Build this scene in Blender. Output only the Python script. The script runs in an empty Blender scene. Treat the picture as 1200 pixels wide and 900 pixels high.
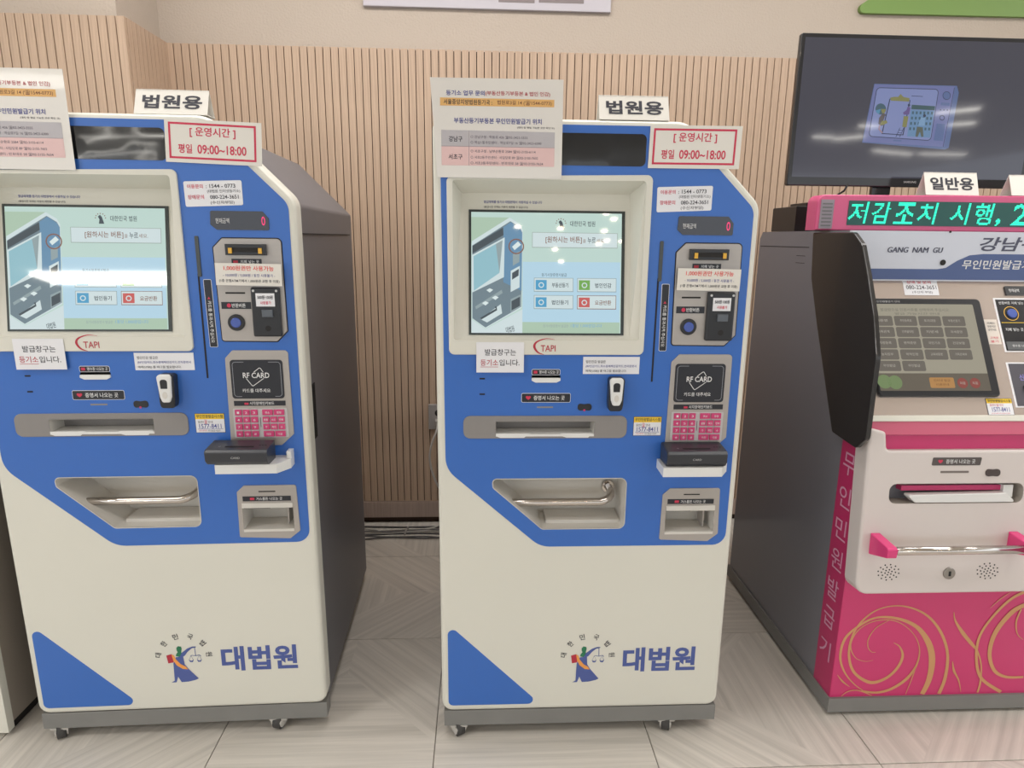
import bpy, math, random
from mathutils import Vector, Matrix
from mathutils.geometry import tessellate_polygon
random.seed(7)
PI = math.pi
SC = bpy.context.scene
COL = SC.collection

# ------------------------------------------------------------------ camera
cam = bpy.data.cameras.new('camera'); camo = bpy.data.objects.new('camera', cam); COL.objects.link(camo)
cam.sensor_fit = 'HORIZONTAL'; cam.sensor_width = 36.0; cam.lens = 760.2 / 1200 * 36.0
cam.clip_start = 0.05
PITCH, ROLL, YAW = 0.2212, 0.01106, 0.0483
camo.matrix_world = (Matrix.Translation((0, 0, 1.392)) @ Matrix.Rotation(-YAW, 4, 'Z')
                     @ Matrix.Rotation(PI / 2 - PITCH, 4, 'X') @ Matrix.Rotation(ROLL, 4, 'Z'))
SC.camera = camo

# ------------------------------------------------------------------ world, exposure
w = bpy.data.worlds.new('world'); SC.world = w; w.use_nodes = True
w.node_tree.nodes['Background'].inputs[0].default_value = (0.91, 0.96, 1.0, 1)
w.node_tree.nodes['Background'].inputs[1].default_value = 1.5
SC.view_settings.view_transform = 'Standard'; SC.view_settings.look = 'None'
SC.view_settings.exposure = 0.08; SC.view_settings.gamma = 1.0

def area(name, loc, rot, sx, sy, power, col=(1, .975, .95)):
    l = bpy.data.lights.new(name, 'AREA'); l.shape = 'RECTANGLE'; l.size = sx; l.size_y = sy
    l.energy = power; l.color = col
    o = bpy.data.objects.new(name, l); COL.objects.link(o); o.location = loc; o.rotation_euler = rot
    return o
area('ceiling_fill_light', (-0.5, 1.9, 3.03), (0, 0, 0), 1.6, 0.6, 27)  # added fill, lifts the floor between the kiosks and the wall
area('ceiling_fill_light', (1.3, 1.9, 3.03), (0, 0, 0), 1.6, 0.6, 22)  # added fill over the right side, same purpose
area('ceiling_fill_light', (-2.0, 0.6, 3.03), (0, 0, 0), 1.2, 0.6, 16)
area('ceiling_fill_light', (1.5, 0.3, 3.03), (0, 0, 0), 1.2, 0.6, 10)
area('ceiling_fill_light', (-4.6, -1.5, 3.03), (0, 0, 0), 1.2, 0.6, 60)  # added fill, set far aside so the screens don't mirror it
area('ceiling_fill_light', (4.0, 1.2, 3.03), (0, 0, 0), 1.2, 0.6, 40)  # added fill, kept clear of television and menu screen reflections

# ------------------------------------------------------------------ materials
def lin(c):
    r = []
    for x in c[:3]:
        x /= 255.0
        r.append(x / 12.92 if x <= .04045 else ((x + .055) / 1.055) ** 2.4)
    return (*r, 1)
MATS = {}
def mat(name, col, rough=.5, metal=0., emit=0., spec=.5, coat=0., bump=0., bscale=60, var=0., vscale=(4, 4, 4), alpha=1., trans=0.):
    if name in MATS: return MATS[name]
    m = bpy.data.materials.new(name); m.use_nodes = True; nt = m.node_tree; b = nt.nodes['Principled BSDF']
    c = lin(col)
    b.inputs['Roughness'].default_value = rough; b.inputs['Metallic'].default_value = metal
    b.inputs['Specular IOR Level'].default_value = spec; b.inputs['Coat Weight'].default_value = coat
    b.inputs['Coat Roughness'].default_value = .04
    b.inputs['Alpha'].default_value = alpha; b.inputs['Transmission Weight'].default_value = trans
    if emit:
        b.inputs['Base Color'].default_value = (.012, .012, .012, 1)
        b.inputs['Emission Color'].default_value = c; b.inputs['Emission Strength'].default_value = emit
    else:
        b.inputs['Base Color'].default_value = c
    if var or bump:
        tc = nt.nodes.new('ShaderNodeTexCoord')
        mp = nt.nodes.new('ShaderNodeMapping'); mp.inputs['Scale'].default_value = vscale
        nt.links.new(tc.outputs['Object'], mp.inputs[0])
    if var and not emit:
        n = nt.nodes.new('ShaderNodeTexNoise'); n.inputs['Scale'].default_value = 1; n.inputs['Detail'].default_value = 4
        nt.links.new(mp.outputs[0], n.inputs['Vector'])
        mx = nt.nodes.new('ShaderNodeMix'); mx.data_type = 'RGBA'
        mx.inputs[6].default_value = (*[x * (1 - var) for x in c[:3]], 1)
        mx.inputs[7].default_value = (*[min(1, x * (1 + var)) for x in c[:3]], 1)
        nt.links.new(n.outputs[0], mx.inputs[0]); nt.links.new(mx.outputs[2], b.inputs['Base Color'])
    if bump:
        n2 = nt.nodes.new('ShaderNodeTexNoise'); n2.inputs['Scale'].default_value = bscale
        nt.links.new(tc.outputs['Object'], n2.inputs['Vector'])
        bp = nt.nodes.new('ShaderNodeBump'); bp.inputs['Strength'].default_value = bump; bp.inputs['Distance'].default_value = .01
        nt.links.new(n2.outputs[0], bp.inputs['Height']); nt.links.new(bp.outputs[0], b.inputs['Normal'])
    MATS[name] = m; return m

def wood_mat(name, c1, c2, rnd=.04):
    m = bpy.data.materials.new(name); m.use_nodes = True; nt = m.node_tree; b = nt.nodes['Principled BSDF']
    b.inputs['Roughness'].default_value = .55
    tc = nt.nodes.new('ShaderNodeTexCoord'); oi = nt.nodes.new('ShaderNodeObjectInfo')
    mp = nt.nodes.new('ShaderNodeMapping'); mp.inputs['Scale'].default_value = (160, 160, 5)
    nt.links.new(tc.outputs['Object'], mp.inputs[0])
    ad = nt.nodes.new('ShaderNodeVectorMath'); ad.operation = 'ADD'
    nt.links.new(mp.outputs[0], ad.inputs[0]); 
    sc = nt.nodes.new('ShaderNodeVectorMath'); sc.operation = 'SCALE'; sc.inputs[3].default_value = 7
    nt.links.new(oi.outputs['Location'], sc.inputs[0]); nt.links.new(sc.outputs[0], ad.inputs[1])
    n = nt.nodes.new('ShaderNodeTexNoise'); n.inputs['Scale'].default_value = 1; n.inputs['Detail'].default_value = 5
    nt.links.new(ad.outputs[0], n.inputs['Vector'])
    cr = nt.nodes.new('ShaderNodeValToRGB'); cr.color_ramp.elements[0].position = .3; cr.color_ramp.elements[1].position = .7
    cr.color_ramp.elements[0].color = lin(c1); cr.color_ramp.elements[1].color = lin(c2)
    nt.links.new(n.outputs[0], cr.inputs[0])
    mr = nt.nodes.new('ShaderNodeMapRange'); mr.inputs[3].default_value = 1 - rnd; mr.inputs[4].default_value = 1 + rnd * .4
    nt.links.new(oi.outputs['Random'], mr.inputs[0])
    mu = nt.nodes.new('ShaderNodeVectorMath'); mu.operation = 'SCALE'
    nt.links.new(cr.outputs[0], mu.inputs[0]); nt.links.new(mr.outputs[0], mu.inputs[3])
    nt.links.new(mu.outputs[0], b.inputs['Base Color'])
    MATS[name] = m; return m

def tile_mat():
    m = bpy.data.materials.new('floor_tile'); m.use_nodes = True; nt = m.node_tree; b = nt.nodes['Principled BSDF']
    b.inputs['Roughness'].default_value = .42
    N, L = nt.nodes.new, nt.links.new
    tc = N('ShaderNodeTexCoord'); oi = N('ShaderNodeObjectInfo'); sp = N('ShaderNodeSeparateXYZ'); L(tc.outputs['Object'], sp.inputs[0])
    mul = N('ShaderNodeMath'); mul.operation = 'MULTIPLY'; mul.inputs[1].default_value = 50; L(oi.outputs['Random'], mul.inputs[0])
    def stripes(ang, off):
        mp = N('ShaderNodeMapping'); mp.vector_type = 'TEXTURE'; mp.inputs['Rotation'].default_value = (0, 0, ang)
        mp.inputs['Scale'].default_value = (.75, .020, 1); L(tc.outputs['Object'], mp.inputs[0])
        n = N('ShaderNodeTexNoise'); n.noise_dimensions = '4D'; n.inputs['Scale'].default_value = 1; n.inputs['Detail'].default_value = 6
        n.inputs['Roughness'].default_value = .62
        a = N('ShaderNodeMath'); a.operation = 'ADD'; a.inputs[1].default_value = off; L(mul.outputs[0], a.inputs[0])
        L(mp.outputs[0], n.inputs['Vector']); L(a.outputs[0], n.inputs['W']); return n.outputs[0]
    s1, s2, s3 = stripes(0, 0), stripes(PI / 4, 9), stripes(-PI / 4, 21)
    def M(op, a, bb):
        x = N('ShaderNodeMath'); x.operation = op
        for i, v in enumerate((a, bb)):
            if v is None: continue
            if isinstance(v, (int, float)): x.inputs[i].default_value = v
            else: L(v, x.inputs[i])
        return x.outputs[0]
    X, Y = sp.outputs[0], sp.outputs[1]
    k1 = M('GREATER_THAN', M('ABSOLUTE', X, None), M('ADD', Y, .12))       # triangle pointing down
    k2 = M('GREATER_THAN', X, 0.0)
    def mixf(f, a, bb):
        x = N('ShaderNodeMix'); x.data_type = 'FLOAT'; L(f, x.inputs[0]); L(a, x.inputs[2]); L(bb, x.inputs[3]); return x.outputs[0]
    v = mixf(k1, s1, mixf(k2, s3, s2))
    cr = N('ShaderNodeValToRGB'); e = cr.color_ramp.elements
    e[0].position = .30; e[0].color = lin((190, 185, 177)); e[1].position = .68; e[1].color = lin((222, 216, 207))
    L(v, cr.inputs[0]); L(cr.outputs[0], b.inputs['Base Color'])
    MATS['floor_tile'] = m; return m

white = mat('cream_white_paint', (220, 218, 207), .38, var=.03, vscale=(3, 3, 3))
blue = mat('blue_film', (52, 106, 190), .33, coat=.15)
bluetri = blue
body = mat('dark_grey_metal', (104, 103, 108), .42, var=.05, vscale=(2, 2, 2))
grooved = mat('black_gap', (28, 26, 26), .7)
basem = mat('grey_base_steel', (128, 127, 124), .5, metal=0, var=.08, vscale=(12, 12, 12))
steel = mat('brushed_plate', (176, 170, 165), .34, metal=.35, var=.05, vscale=(3, 3, 90))
slotgrey = mat('slot_bar_grey', (138, 134, 132), .4, var=.04, vscale=(60, 3, 3))
black = mat('black_plastic', (38, 39, 43), .3)
gloss = mat('black_gloss_film', (20, 20, 24), .05, coat=.5, bump=.25, bscale=5)
label_b = mat('black_label', (36, 38, 46), .35)
paper = mat('paper', (228, 224, 216), .5)
paperg = mat('paper_laminated', (226, 222, 216), .25, coat=.3)
ink = mat('ink_dark', (52, 52, 62), .5)
inkb = mat('ink_blue', (66, 74, 150), .5)
inkr = mat('ink_red', (205, 52, 84), .5)
inkw = mat('ink_white', (226, 226, 226), .5)
logo_b = mat('logo_blue', (76, 92, 156), .5)
logo_g = mat('logo_green', (40, 118, 82), .5)
logo_r = mat('logo_red', (180, 42, 62), .5)
logo_o = mat('logo_orange', (236, 158, 78), .5)
gold_y = mat('yellow_plastic', (226, 174, 60), .35)
chrome = mat('chrome', (205, 198, 192), .12, metal=1.)
pink = mat('pink_key', (204, 64, 118), .35)
blued = mat('blue_button', (70, 92, 170), .25, coat=.4)
grey_l = mat('light_grey_plastic', (196, 196, 196), .35)
whitep = mat('white_plastic', (228, 228, 226), .3)
reader_m = mat('charcoal_plastic', (52, 54, 60), .28)
wellm = mat('well_white', (214, 210, 203), .3)
stick_y = mat('sticker_yellow', (240, 200, 50), .4)
stick_w = mat('sticker_white', (232, 232, 236), .35)
rubber = mat('rubber_wheel', (62, 60, 58), .6)
casterw = mat('caster_grey', (190, 186, 180), .5, var=.15, vscale=(60, 60, 60))
plaster = mat('plaster_paint', (186, 172, 158), .8, bump=.25, bscale=120)
wood = wood_mat('oak_slat', (178, 152, 130), (196, 169, 145))
woodb = wood_mat('oak_board', (164, 144, 132), (180, 158, 146), 0)
gapm = mat('slat_gap', (58, 36, 22), .8)
tilem = tile_mat()
grout = mat('grout', (132, 126, 118), .8)
magenta = mat('magenta_panel', (206, 50, 112), .3, coat=.3)
magd = mat('magenta_side', (190, 48, 102), .35)
pinkh = mat('pink_header', (214, 92, 136), .3)
swirl = mat('gold_swirl', (205, 152, 104), .4)
mirror = mat('polished_steel', (226, 212, 204), .14, metal=.72, bump=.5, bscale=4)
mirrorp = mat('pink_gloss', (196, 96, 122), .12, coat=.6)
finm = mat('dark_fin', (46, 44, 44), .22, coat=.15)
k3side = mat('slate_side', (120, 120, 128), .3, coat=.15)
hdr_w = mat('header_white', (206, 210, 222), .3)
hdr_b = mat('header_blue', (74, 92, 140), .35)

# ------------------------------------------------------------------ mesh helpers
class Fr:
    def __init__(s, o, u, v):
        s.o, s.u, s.v = Vector(o), Vector(u).normalized(), Vector(v).normalized(); s.n = s.u.cross(s.v).normalized()
    def p(s, u, v, d=0.): return s.o + s.u * u + s.v * v + s.n * d
FRONT = Fr((0, 0, 0), (1, 0, 0), (0, 0, 1))          # u = x, v = z, outward = -y
def rpoly(pts, rad, seg=6):
    out = []; n = len(pts)
    if not isinstance(rad, (list, tuple)): rad = [rad] * n
    for i in range(n):
        a, b, c = Vector(pts[i - 1]), Vector(pts[i]), Vector(pts[(i + 1) % n]); r = rad[i]
        d1, d2 = (a - b), (c - b)
        if r <= 0 or d1.length < 1e-9 or d2.length < 1e-9: out.append(tuple(b)); continue
        d1n, d2n = d1.normalized(), d2.normalized(); ang = d1n.angle(d2n)
        if ang > PI - .02: out.append(tuple(b)); continue
        t = min(r / math.tan(ang / 2), d1.length * .49, d2.length * .49); rr = t * math.tan(ang / 2)
        p1, p2 = b + d1n * t, b + d2n * t; cen = b + (d1n + d2n).normalized() * (rr / math.sin(ang / 2))
        a1 = math.atan2(p1.y - cen.y, p1.x - cen.x); a2 = math.atan2(p2.y - cen.y, p2.x - cen.x)
        da = (a2 - a1 + PI) % (2 * PI) - PI
        for k in range(seg + 1):
            t_ = a1 + da * k / seg; out.append((cen.x + rr * math.cos(t_), cen.y + rr * math.sin(t_)))
    return out
def rect(u0, v0, u1, v1, r=0, seg=5):
    p = [(u0, v0), (u1, v0), (u1, v1), (u0, v1)]
    return rpoly(p, r, seg) if r else p
def circ(u, v, r, n=24, ry=None): return [(u + r * math.cos(2 * PI * k / n), v + (ry or r) * math.sin(2 * PI * k / n)) for k in range(n)]
def sarea(l): return .5 * sum(l[i - 1][0] * l[i][1] - l[i][0] * l[i - 1][1] for i in range(len(l)))
def offset(l, d):
    """move each vertex of a CCW loop inward by d"""
    n = len(l); out = []
    for i in range(n):
        a, b, c = Vector(l[i - 1]), Vector(l[i]), Vector(l[(i + 1) % n])
        e1, e2 = (b - a).normalized(), (c - b).normalized(); n1, n2 = Vector((-e1.y, e1.x)), Vector((-e2.y, e2.x))
        m = (n1 + n2); m = m / max(.3, (1 + n1.dot(n2))); out.append(tuple(b + m * d))
    return out
TXT = {}
TS = bpy.data.scenes.new('lettering_workbench')
def glyphs(s, bold):
    k = (s, bold)
    if k in TXT: return TXT[k]
    cu = bpy.data.curves.new('t', 'FONT'); cu.body = s; cu.size = 1; cu.resolution_u = 3; cu.offset = bold
    o = bpy.data.objects.new('t', cu); TS.collection.objects.link(o); vl = TS.view_layers[0]; vl.update(); dg = vl.depsgraph
    me = bpy.data.meshes.new_from_object(o.evaluated_get(dg))
    vs = [(v.co.x, v.co.y) for v in me.vertices]; fs = [tuple(p.vertices) for p in me.polygons]
    bpy.data.objects.remove(o); bpy.data.curves.remove(cu); bpy.data.meshes.remove(me)
    if vs:
        x0 = min(v[0] for v in vs); x1 = max(v[0] for v in vs); y0 = min(v[1] for v in vs); y1 = max(v[1] for v in vs)
        vs = [((v[0] - x0) / (x1 - x0), (v[1] - y0) / (y1 - y0)) for v in vs]
        TXT[k] = (vs, fs, (x1 - x0) / (y1 - y0))
    else: TXT[k] = ([], [], 1)
    return TXT[k]
class MB:
    def __init__(s, fr=FRONT): s.V = []; s.F = []; s.M = []; s.S = []; s.mats = []; s.fr = fr
    def mi(s, m):
        if m not in s.mats: s.mats.append(m)
        return s.mats.index(m)
    def face(s, idx, m, smooth=False): s.F.append(tuple(idx)); s.M.append(s.mi(m)); s.S.append(smooth)
    def add(s, pts): b = len(s.V); s.V += [tuple(p) for p in pts]; return b
    def fill(s, loops, d, m, flip=False):
        loops = [l if sarea(l) > 0 else l[::-1] for l in loops[:1]] + [l if sarea(l) < 0 else l[::-1] for l in loops[1:]]
        flat = [p for l in loops for p in l]; b = s.add([s.fr.p(p[0], p[1], d) for p in flat])
        for t in tessellate_polygon([[Vector((p[0], p[1], 0)) for p in l] for l in loops]):
            a = sarea([flat[i] for i in t])
            if abs(a) < 1e-12: continue
            t = t if a > 0 else t[::-1]
            s.face([b + i for i in (t[::-1] if flip else t)], m)
    def walls(s, l, d0, d1, m, hole=False, smooth=False, l0=None):
        l0 = l0 or l
        if (sarea(l) > 0) == hole: l = l[::-1]; l0 = l0[::-1]
        n = len(l); b = s.add([s.fr.p(*p, d0) for p in l0] + [s.fr.p(*p, d1) for p in l])
        for i in range(n): j = (i + 1) % n; s.face((b + i, b + j, b + n + j, b + n + i), m, smooth)
    def prism(s, loops, d0, d1, m, side=None, back=False, bev=0, smooth=False):
        if loops and not isinstance(loops[0], list): loops = [loops]
        side = side or m; out = loops[0] if sarea(loops[0]) > 0 else loops[0][::-1]
        if bev:
            prev, pd = out, d1 - bev; s.walls(out, d0, pd, side, smooth=smooth)
            for k in (1, 2, 3):
                a = k * PI / 6; nl = offset(out, bev * (1 - math.cos(a))); nd = d1 - bev + bev * math.sin(a)
                s.walls(nl, pd, nd, side, smooth=smooth, l0=prev); prev, pd = nl, nd
            s.fill([prev] + loops[1:], d1, m)
        else:
            s.fill([out] + loops[1:], d1, m); s.walls(out, d0, d1, side, smooth=smooth)
        for h in loops[1:]: s.walls(h, d0, d1, side, hole=True)
        if back: s.fill([out] + loops[1:], d0, side, flip=True)
        return s
    def box(s, u0, v0, u1, v1, d0, d1, m, r=0, bev=0, back=True):
        return s.prism([rect(u0, v0, u1, v1, r)], d0, d1, m, back=back, bev=bev)
    def well(s, l, d0, d1, m, mb=None, lb=None):
        """inside of an opening: walls from d1 down to d0, floor at d0"""
        l = offset(l if sarea(l) > 0 else l[::-1], .0007)
        s.walls(l, d0, d1, m, hole=True); s.fill([l], d0, mb or m)
    def tube(s, pts, r, m, seg=10, caps=True):
        P = [Vector(p) for p in pts]; R = r if isinstance(r, list) else [r] * len(P); rings = []; up = None
        for i, p in enumerate(P):
            t = ((P[min(i + 1, len(P) - 1)] - p).normalized() + (p - P[max(i - 1, 0)]).normalized()).normalized()
            if up is None: up = t.orthogonal().normalized()
            up = (up - t * up.dot(t)).normalized(); sd = t.cross(up)
            rings.append(s.add([p + (up * math.cos(2 * PI * k / seg) + sd * math.sin(2 * PI * k / seg)) * R[i] for k in range(seg)]))
        for a, b in zip(rings, rings[1:]):
            for k in range(seg): j = (k + 1) % seg; s.face((a + k, a + j, b + j, b + k), m, True)
        if caps: s.face([rings[0] + k for k in range(seg)][::-1], m); s.face([rings[-1] + k for k in range(seg)], m)
        return s
    def text(s, t, u0, v0, u1, v1, d, m, bold=0., shear=0., rot=0.):
        vs, fs, _ = glyphs(t, bold); W, H = u1 - u0, v1 - v0; cu, cv = (u0 + u1) / 2, (v0 + v1) / 2
        ca, sa = math.cos(rot), math.sin(rot)
        def q(x, y):
            x = (x - .5) * W + shear * (y - .5) * H; y = (y - .5) * H
            return (cu + x * ca - y * sa, cv + x * sa + y * ca)
        b = s.add([s.fr.p(*q(*v), d) for v in vs])
        for f in fs: s.face([b + i for i in f], m)
        return s
    def vtext(s, t, u, v0, v1, wid, d, m, bold=0.):
        """text running down, letters turned a quarter"""
        return s.text(t, u - (v1 - v0) / 2, (v0 + v1) / 2 - wid / 2, u + (v1 - v0) / 2, (v0 + v1) / 2 + wid / 2, d, m, bold, rot=-PI / 2)
    def frame(s, l, wd, d, m): s.fill([l, offset(l if sarea(l) > 0 else l[::-1], wd)], d, m)
    def ribbon(s, pts, ws, d, m, seg=8, smooth=True):
        # Catmull-Rom through pts, width interpolated
        P = [Vector(p) for p in pts]; W = ws if isinstance(ws, list) else [ws] * len(P); C = []; Wd = []
        for i in range(len(P) - 1):
            p0, p1, p2, p3 = P[max(i - 1, 0)], P[i], P[i + 1], P[min(i + 2, len(P) - 1)]
            for k in range(seg + (i == len(P) - 2)):
                t = k / seg
                C.append(.5 * ((2 * p1) + (p2 - p0) * t + (2 * p0 - 5 * p1 + 4 * p2 - p3) * t * t + (3 * p1 - p0 - 3 * p2 + p3) * t ** 3) if smooth else p1.lerp(p2, t))
                Wd.append(W[i] * (1 - t) + W[i + 1] * t)
        L = []
        for i, c in enumerate(C):
            t = (C[min(i + 1, len(C) - 1)] - C[max(i - 1, 0)]).normalized(); n = Vector((-t.y, t.x)) * Wd[i] / 2
            L.append((c + n, c - n))
        b = s.add([s.fr.p(p.x, p.y, d) for a in L for p in a])
        for i in range(len(L) - 1): s.face((b + 2 * i + 1, b + 2 * i + 3, b + 2 * i + 2, b + 2 * i), m)
        return s
    def mesh(s, name):
        me = bpy.data.meshes.new(name); me.from_pydata(s.V, [], s.F)
        for m in s.mats: me.materials.append(m)
        me.polygons.foreach_set('material_index', s.M); me.polygons.foreach_set('use_smooth', s.S); me.update()
        return me
    def build(s, name, parent=None, label=None, loc=None, kind=None):
        o = bpy.data.objects.new(name, s.mesh(name)); COL.objects.link(o)
        if parent: o.parent = parent
        if loc: o.location = loc
        if label: o['label'] = label
        if kind: o['kind'] = kind
        return o
def tag(o, label, cat, group=None):
    o['label'] = label; o['category'] = cat
    if group: o['group'] = group
    return o
def empty(name, loc=(0, 0, 0), rz=0, label=None, cat=None, group=None):
    o = bpy.data.objects.new(name, None); COL.objects.link(o); o.location = loc; o.rotation_euler = (0, 0, rz); o.empty_display_size = .1
    if label: tag(o, label, cat, group)
    return o
def inst(name, me, parent, loc, rz=0):
    o = bpy.data.objects.new(name, me); COL.objects.link(o); o.parent = parent; o.location = loc; o.rotation_euler = (0, 0, rz); return o
def copy_tree(o, parent=None, kids=None):
    if kids is None:
        kids = {}
        for x in SC.objects:
            if x.parent: kids.setdefault(x.parent.name, []).append(x)
    c = o.copy(); COL.objects.link(c); c.parent = parent
    for ch in kids.get(o.name, []): copy_tree(ch, c, kids)
    return c

# ================================================================== SETTING
# floor: tiles with recessed joints
F_UP = Fr((0, 0, 0), (1, 0, 0), (0, 1, 0))           # u = x, v = y, outward = +z
fl = MB(F_UP); fl.box(-4.6, -4.2, 4.6, 3.06, -.05, -.003, grout); fl.box(-9, -13, 10, -4.2, -.05, -.003, mat('floor_far', (190, 183, 172), .5)); fl.box(-9, -4.2, -4.6, 3.06, -.05, -.003, mat('floor_far', (190, 183, 172), .5)); fl.box(4.6, -4.2, 10, 3.06, -.05, -.003, mat('floor_far', (190, 183, 172), .5)); floor = fl.build('floor', kind='structure')
tm = MB(F_UP); tm.box(-.3037, -.3037, .3037, .3037, -.012, 0, tilem, bev=.0015); tme = tm.mesh('tile')
for i in range(-7, 8):
    for j in range(-7, 5):
        cx, cy = -.13 + .305 + .61 * i, 1.455 - .305 + .61 * j + .0
        if abs(cx) > 4.4 or cy > 3.0: continue
        inst('tile', tme, floor, (cx, cy, 0), random.choice((0, 0, PI / 2, PI, -PI / 2)) if (i, j) != (0, 0) else 0)

WY, WT = 3.028, 2.175      # panelled wall plane and panel top
JX, LY = -1.315, 2.69      # jog corner, left wall plane
def wall(name, axis, boxes):
    m = MB(F_UP)
    for (x0, y0, x1, y1, z0, z1, mt) in boxes: m.box(x0, y0, x1, y1, z0, z1, mt)
    return m.build(name, kind='structure')
wb = wall('wall_back', 0, [(-1.40, WY + .04, 4.6, WY + .2, 0, 3.05, plaster), (JX - .02, WY + .012, 4.6, WY + .04, .03, WT - .003, gapm)])
wr = wall('wall_jog', 0, [(-1.50, LY + .04, JX - .045, WY + .2, 0, 3.05, plaster), (JX - .045, LY + .02, JX - .012, WY + .04, .03, WT - .003, gapm)])
wl = wall('wall_left', 0, [(-4.6, LY + .04, -1.50, LY + .2, 0, 3.05, plaster), (-4.6, LY + .012, JX - .02, LY + .04, .03, WT - .003, gapm)])
PITCHS = .0326
sm = MB(F_UP); sm.box(-.01440, 0, .01440, .014, .116, WT, wood, bev=.001); slat = sm.mesh('slat')
n = int((2.55 - JX) / PITCHS)
for i in range(n): inst('slat', slat, wb, (JX - .010 + PITCHS * (i + .5), WY, 0))
for i in range(38): inst('slat', slat, wl, (JX - .0163 - PITCHS * i, LY, 0))
ms = MB(F_UP); ms.box(0, -.0144, .014, .0144, .116, WT, wood, bev=.001); slat2 = ms.mesh('slat')
for i in range(10): inst('slat', slat2, wr, (JX - .014, LY + .018 + PITCHS * (i + .5), 0))
def board(name, x0, y0, x1, y1):
    m = MB(F_UP); m.box(x0, y0, x1, y1, .032, .114, woodb, bev=.002); m.box(x0 + .001, y0 + .022, x1, y1, 0, .032, gapm); return m.build(name, kind='structure')
board('baseboard_back', JX + .002, WY - .004, 4.6, WY + .03)
board('baseboard_left', -4.6, LY - .004, JX - .0, LY + .03)
cl = MB(F_UP); cl.box(-9, -13, 10, 3.25, 3.05, 3.12, mat('ceiling_white', (235, 230, 222), .9)); ceil = cl.build('ceiling', kind='structure')

# ceiling luminaires behind and above the camera (seen as reflections)
lampm = mat('lamp_glow', (255, 250, 240), .5, emit=20)
spotm = mat('spot_glow', (255, 232, 200), .5, emit=75)
alu = mat('lamp_housing', (220, 220, 220), .4)
def tube_lamp(x, y, rz, L, lab):
    m = MB(F_UP); m.box(-L / 2, -.04, L / 2, .04, .0, .05, alu); t = m.build('tube_light', ceil, loc=(x, y, 3.0)); t.rotation_euler = (0, 0, rz)
    m = MB(F_UP); m.box(-L / 2 + .02, -.025, L / 2 - .02, .025, -.02, 0, lampm); m.build('diffuser', t)
for (x, y, rz, L) in [(5.35, -6.4, 0, .35), (5.78, -6.43, .9, .5), (5.46, -5.36, 0, .3), (7.5, -8.0, -.4, 1.1), (8.5, -8.1, 0, .9), (5.9, -4.2, .8, .5), (6.6, -5.06, .6, .35), (-5.4, -8.85, .25, 1.8), (-7.0, -11.6, .6, 2.6)]: tube_lamp(x, y, rz, L, '')
m = MB(F_UP); m.prism([[(-4.95, -5.14), (-3.45, -5.09), (-3.35, -4.95), (-3.35, -4.66), (-5.0, -4.72)]], 0, .05, lampm, back=True); m.build('light_panel', ceil, loc=(0, 0, 2.995))
sd = MB(F_UP); sd.prism([circ(0, 0, .05, 16)], -.012, 0, alu, back=True); sdh = sd.mesh('trim_ring')
se = MB(F_UP); se.prism([circ(0, 0, .027, 16)], -.018, -.012, spotm, back=True); see = se.mesh('lens')
for (x, y) in [(.54, -2.43), (.75, -2.42), (.77, -2.92), (.79, -3.58), (.91, -4.02), (1.21, -2.98), (1.29, -3.27), (1.23, -3.38), (1.24, -2.65), (1.14, -2.5), (1.45, -3.29), (.35, -2.89), (2.4, -2.2), (-2.6, -3.0)]:
    t = inst('spot_light', sdh, ceil, (x, y, 3.05)); inst('lens', see, t, (0, 0, 0))

# ================================================================== COURT KIOSK (built in front-local coords)
def emblem(m, d, mono=None):
    k = lambda x, y: (.123 + (x - 570) * .000394, .278 - (y - 178) * .000453)
    P = lambda pts: [k(*p) for p in pts]
    g, r, o_, b = (mono or logo_g), (mono or logo_r), (mono or logo_o), (mono or logo_b)
    m.fill([P([(272, 175), (285, 164), (305, 168), (308, 182), (303, 200), (302, 215), (288, 238), (262, 232), (266, 218), (278, 205), (272, 192)])], d, g)
    m.fill([P([(198, 226), (234, 217), (246, 232), (243, 275), (206, 280)])], d, r)
    m.fill([P([(300, 213), (345, 182), (380, 170), (405, 170), (404, 176), (375, 182), (345, 205), (322, 232), (312, 236), (316, 290), (338, 322), (402, 392), (380, 402), (330, 412), (282, 414), (262, 375), (250, 408), (246, 414), (212, 414), (236, 402), (238, 340), (240, 282), (262, 240), (290, 236)])], d, b)
    m.fill([P([(234, 218), (250, 226), (262, 256), (290, 288), (322, 306), (336, 326), (300, 322), (262, 296), (242, 262)])], d + .0002, o_)
    th = .0012
    m.ribbon(P([(395, 172), (397, 232)]), .0018, d, b, 1); m.ribbon(P([(360, 238), (372, 230), (397, 234), (422, 229), (432, 238)]), .0016, d, b, 4)
    for cx in (365, 420):
        m.ribbon(P([(cx - 16, 262), (cx, 232), (cx + 14, 262)]), .0009, d, b, 1, False)
        m.fill([P([(cx - 18, 260), (cx - 10, 276), (cx + 8, 277), (cx + 17, 260), (cx, 268)])], d, b)
    import itertools
    for ch, cx, cy, a in zip('대한민국법원', (144, 190, 273, 372, 453, 490), (222, 145, 100, 102, 148, 225), (80, 48, 12, -25, -50, -86)):
        u, v = k(cx, cy); m.text(ch, u - .0072, v - .0085, u + .0072, v + .0085, d, mono or ink, .012, rot=a * PI / 180)

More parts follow.
